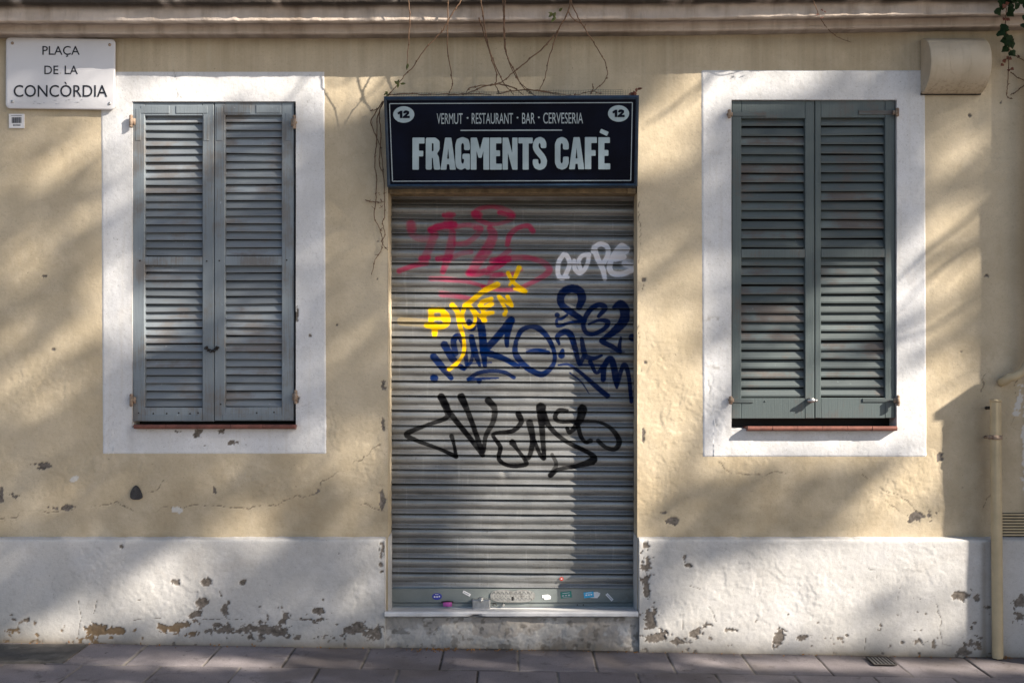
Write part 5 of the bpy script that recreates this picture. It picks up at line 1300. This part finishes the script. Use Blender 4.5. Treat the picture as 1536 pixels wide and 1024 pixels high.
def tree(label, n, dlo, dhi, box, size, seed, trunk_xy):
    V, k, P0 = crown(n, dlo, dhi, box, size, seed)
    tb = (trunk_xy[0], trunk_xy[1], 0.0)
    o = thing('street_tree', tb, label, 'tree', 'street trees shading the facade')
    me = bpy.data.meshes.new('crown'); off = np.array(tb)
    me.vertices.add(k * 4); me.vertices.foreach_set('co', (V - off).astype(np.float32).ravel())
    me.loops.add(k * 4); me.loops.foreach_set('vertex_index', np.arange(k * 4, dtype=np.int32))
    me.polygons.add(k); me.polygons.foreach_set('loop_start', np.arange(0, k * 4, 4, dtype=np.int32)); me.polygons.foreach_set('loop_total', np.full(k, 4, np.int32))
    me.materials.append(M['foliage']); me.update(calc_edges=True)
    c = bpy.data.objects.new('crown', me); COL.objects.link(c); c.parent = o
    m = MB(); cz = P0[:, 2].min()
    top = Vector((tb[0], tb[1], cz + .3)); base = Vector((tb[0], tb[1], -.1))
    m.tube(smooth([base, base.lerp(top, .5) + Vector((.08, .05, 0)), top], 5), [.24 - .012 * i for i in range(11)], 12)
    r = np.random.default_rng(seed + 5)
    dark = P0[light_at(768 + (P0[:, 0] + 2 * P0[:, 1]) * S, 512 - (P0[:, 2] + 1.38 * P0[:, 1] - CZ) * S) < .12]
    for i in r.choice(len(dark), 12, replace=False):
        t = Vector(dark[i]); mid = top.lerp(t, .5) + Vector((0, 0, .25))
        m.tube(smooth([top - Vector((0, 0, .4)), mid, t], 5), [.050 - .0042 * j for j in range(11)], 7)
    m.build('trunk', M['bark'], o, True)
    return o
tree('leafy street tree standing across the pavement, dappling the wall with soft shade', 21000, 4.2, 5.8, (-520, 1560, -80, 1260), .060, 3, (9.8, -5.1))

# a slim sapling nearer the neighbouring house: its bare boughs draw the sharper streaks of shade
def bough(pts, d, r):
    q = [Vector(((px - 768) / S + 2 * d, -d, CZ + (512 - py) / S + 1.38 * d)) for px, py in pts]
    return smooth(q, 5), r
sap = thing('young_tree', (7.6, -2.15, 0), 'slim bare young tree in front of the neighbouring house', 'tree')
m = MB(); base = Vector((7.75, -2.15, -.1)); fork = Vector((7.6, -2.1, 3.6))
m.tube(smooth([base, Vector((7.7, -2.12, 1.8)), fork, Vector((7.2, -2.05, 5.6))], 5), [.06 - .003 * i for i in range(16)], 8)
limb = smooth([Vector((7.2, -2.05, 5.5)), Vector((5.5, -1.8, 5.62)), Vector((3.5, -1.55, 5.6)), Vector((1.6, -1.5, 5.5))], 8)
m.tube(limb, [.032 - .0009 * i for i in range(len(limb))], 7)
limb += smooth([Vector((7.7, -2.12, 1.8)), fork, Vector((7.2, -2.05, 5.5))], 6)
for pts, d, r in [([(1535, 255), (1450, 330), (1392, 372), (1330, 430)], 2.0, .020), ([(1535, 330), (1455, 375), (1392, 420), (1340, 470)], 1.9, .016), ([(1530, 430), (1460, 452), (1390, 498), (1330, 520)], 2.0, .018), ([(1500, 350), (1440, 400), (1400, 440)], 2.1, .012),
                  ([(1535, 520), (1470, 555), (1400, 590)], 2.0, .013), ([(1130, 60), (1060, 118), (1010, 160), (965, 190)], 1.7, .010), ([(1090, 100), (1030, 145), (1000, 175)], 1.75, .007), ([(1055, 135), (1040, 150), (1025, 165)], 1.6, .008), ([(1120, 118), (1110, 124), (1100, 134)], 1.6, .006),
                  ([(475, 95), (457, 118), (440, 140), (430, 152)], 1.5, .010), ([(440, 100), (450, 115), (458, 120)], 1.5, .009), ([(545, 85), (528, 118), (505, 125), (490, 118)], 1.5, .009), ([(528, 118), (530, 140), (520, 168)], 1.5, .006), ([(600, 95), (575, 118), (560, 135), (535, 155)], 1.5, .008), ([(258, 105), (248, 112), (240, 118)], 1.5, .006), ([(700, 95), (690, 125), (680, 140)], 1.5, .014), ([(720, 95), (712, 125), (700, 142)], 1.5, .012)]:
    q, rr = bough(pts, d, r); near = min(limb, key=lambda a: (a - q[0]).length + (0 if a.z > q[0].z else 2)); q = smooth([near, near.lerp(q[0], .5) + Vector((0, 0, .05)), q[0]], 4)[:-1] + q; n = len(q)
    m.tube(q, [rr * (.75 if d > 1.8 else 1) * (1.1 - .6 * i / n) for i in range(n)], 6)
m.build('trunk', M['bark'], sap, True)

# ================================================================ LIGHT, SKY, CAMERA
sun = bpy.data.lights.new('sun', 'SUN'); sun.energy = 5.0; sun.angle = math.radians(.53); sun.color = (1.0, .90, .76)
so = bpy.data.objects.new('sun', sun); COL.objects.link(so); so.rotation_euler = SUN.to_track_quat('Z', 'Y').to_euler(); so.location = (8, -4, 8)
w = bpy.data.worlds.new('World'); scn.world = w; w.use_nodes = True
nt = w.node_tree; bg = nt.nodes['Background']; sky = nt.nodes.new('ShaderNodeTexSky'); sky.sky_type = 'NISHITA'; sky.sun_disc = False
sky.sun_elevation = math.asin(SUN.z); sky.sun_rotation = math.atan2(SUN.x, SUN.y); sky.air_density = 1.0; sky.dust_density = 1.5; sky.ozone_density = 1.0
nt.links.new(sky.outputs[0], bg.inputs[0]); bg.inputs[1].default_value = 0.062

cam = bpy.data.cameras.new('camera'); co = bpy.data.objects.new('camera', cam); COL.objects.link(co)
cam.sensor_width = 36; cam.lens = 36 * S * D / 1536; cam.clip_end = 500
co.location = (0, -D, CZ); co.rotation_euler = (math.pi / 2, 0, 0)
scn.camera = co
vs_ = scn.view_settings; vs_.view_transform = 'Standard'; vs_.look = 'None'; vs_.exposure = 1.2; vs_.gamma = 1.0; vs_.use_curve_mapping = False
scn.cycles.max_bounces = 6
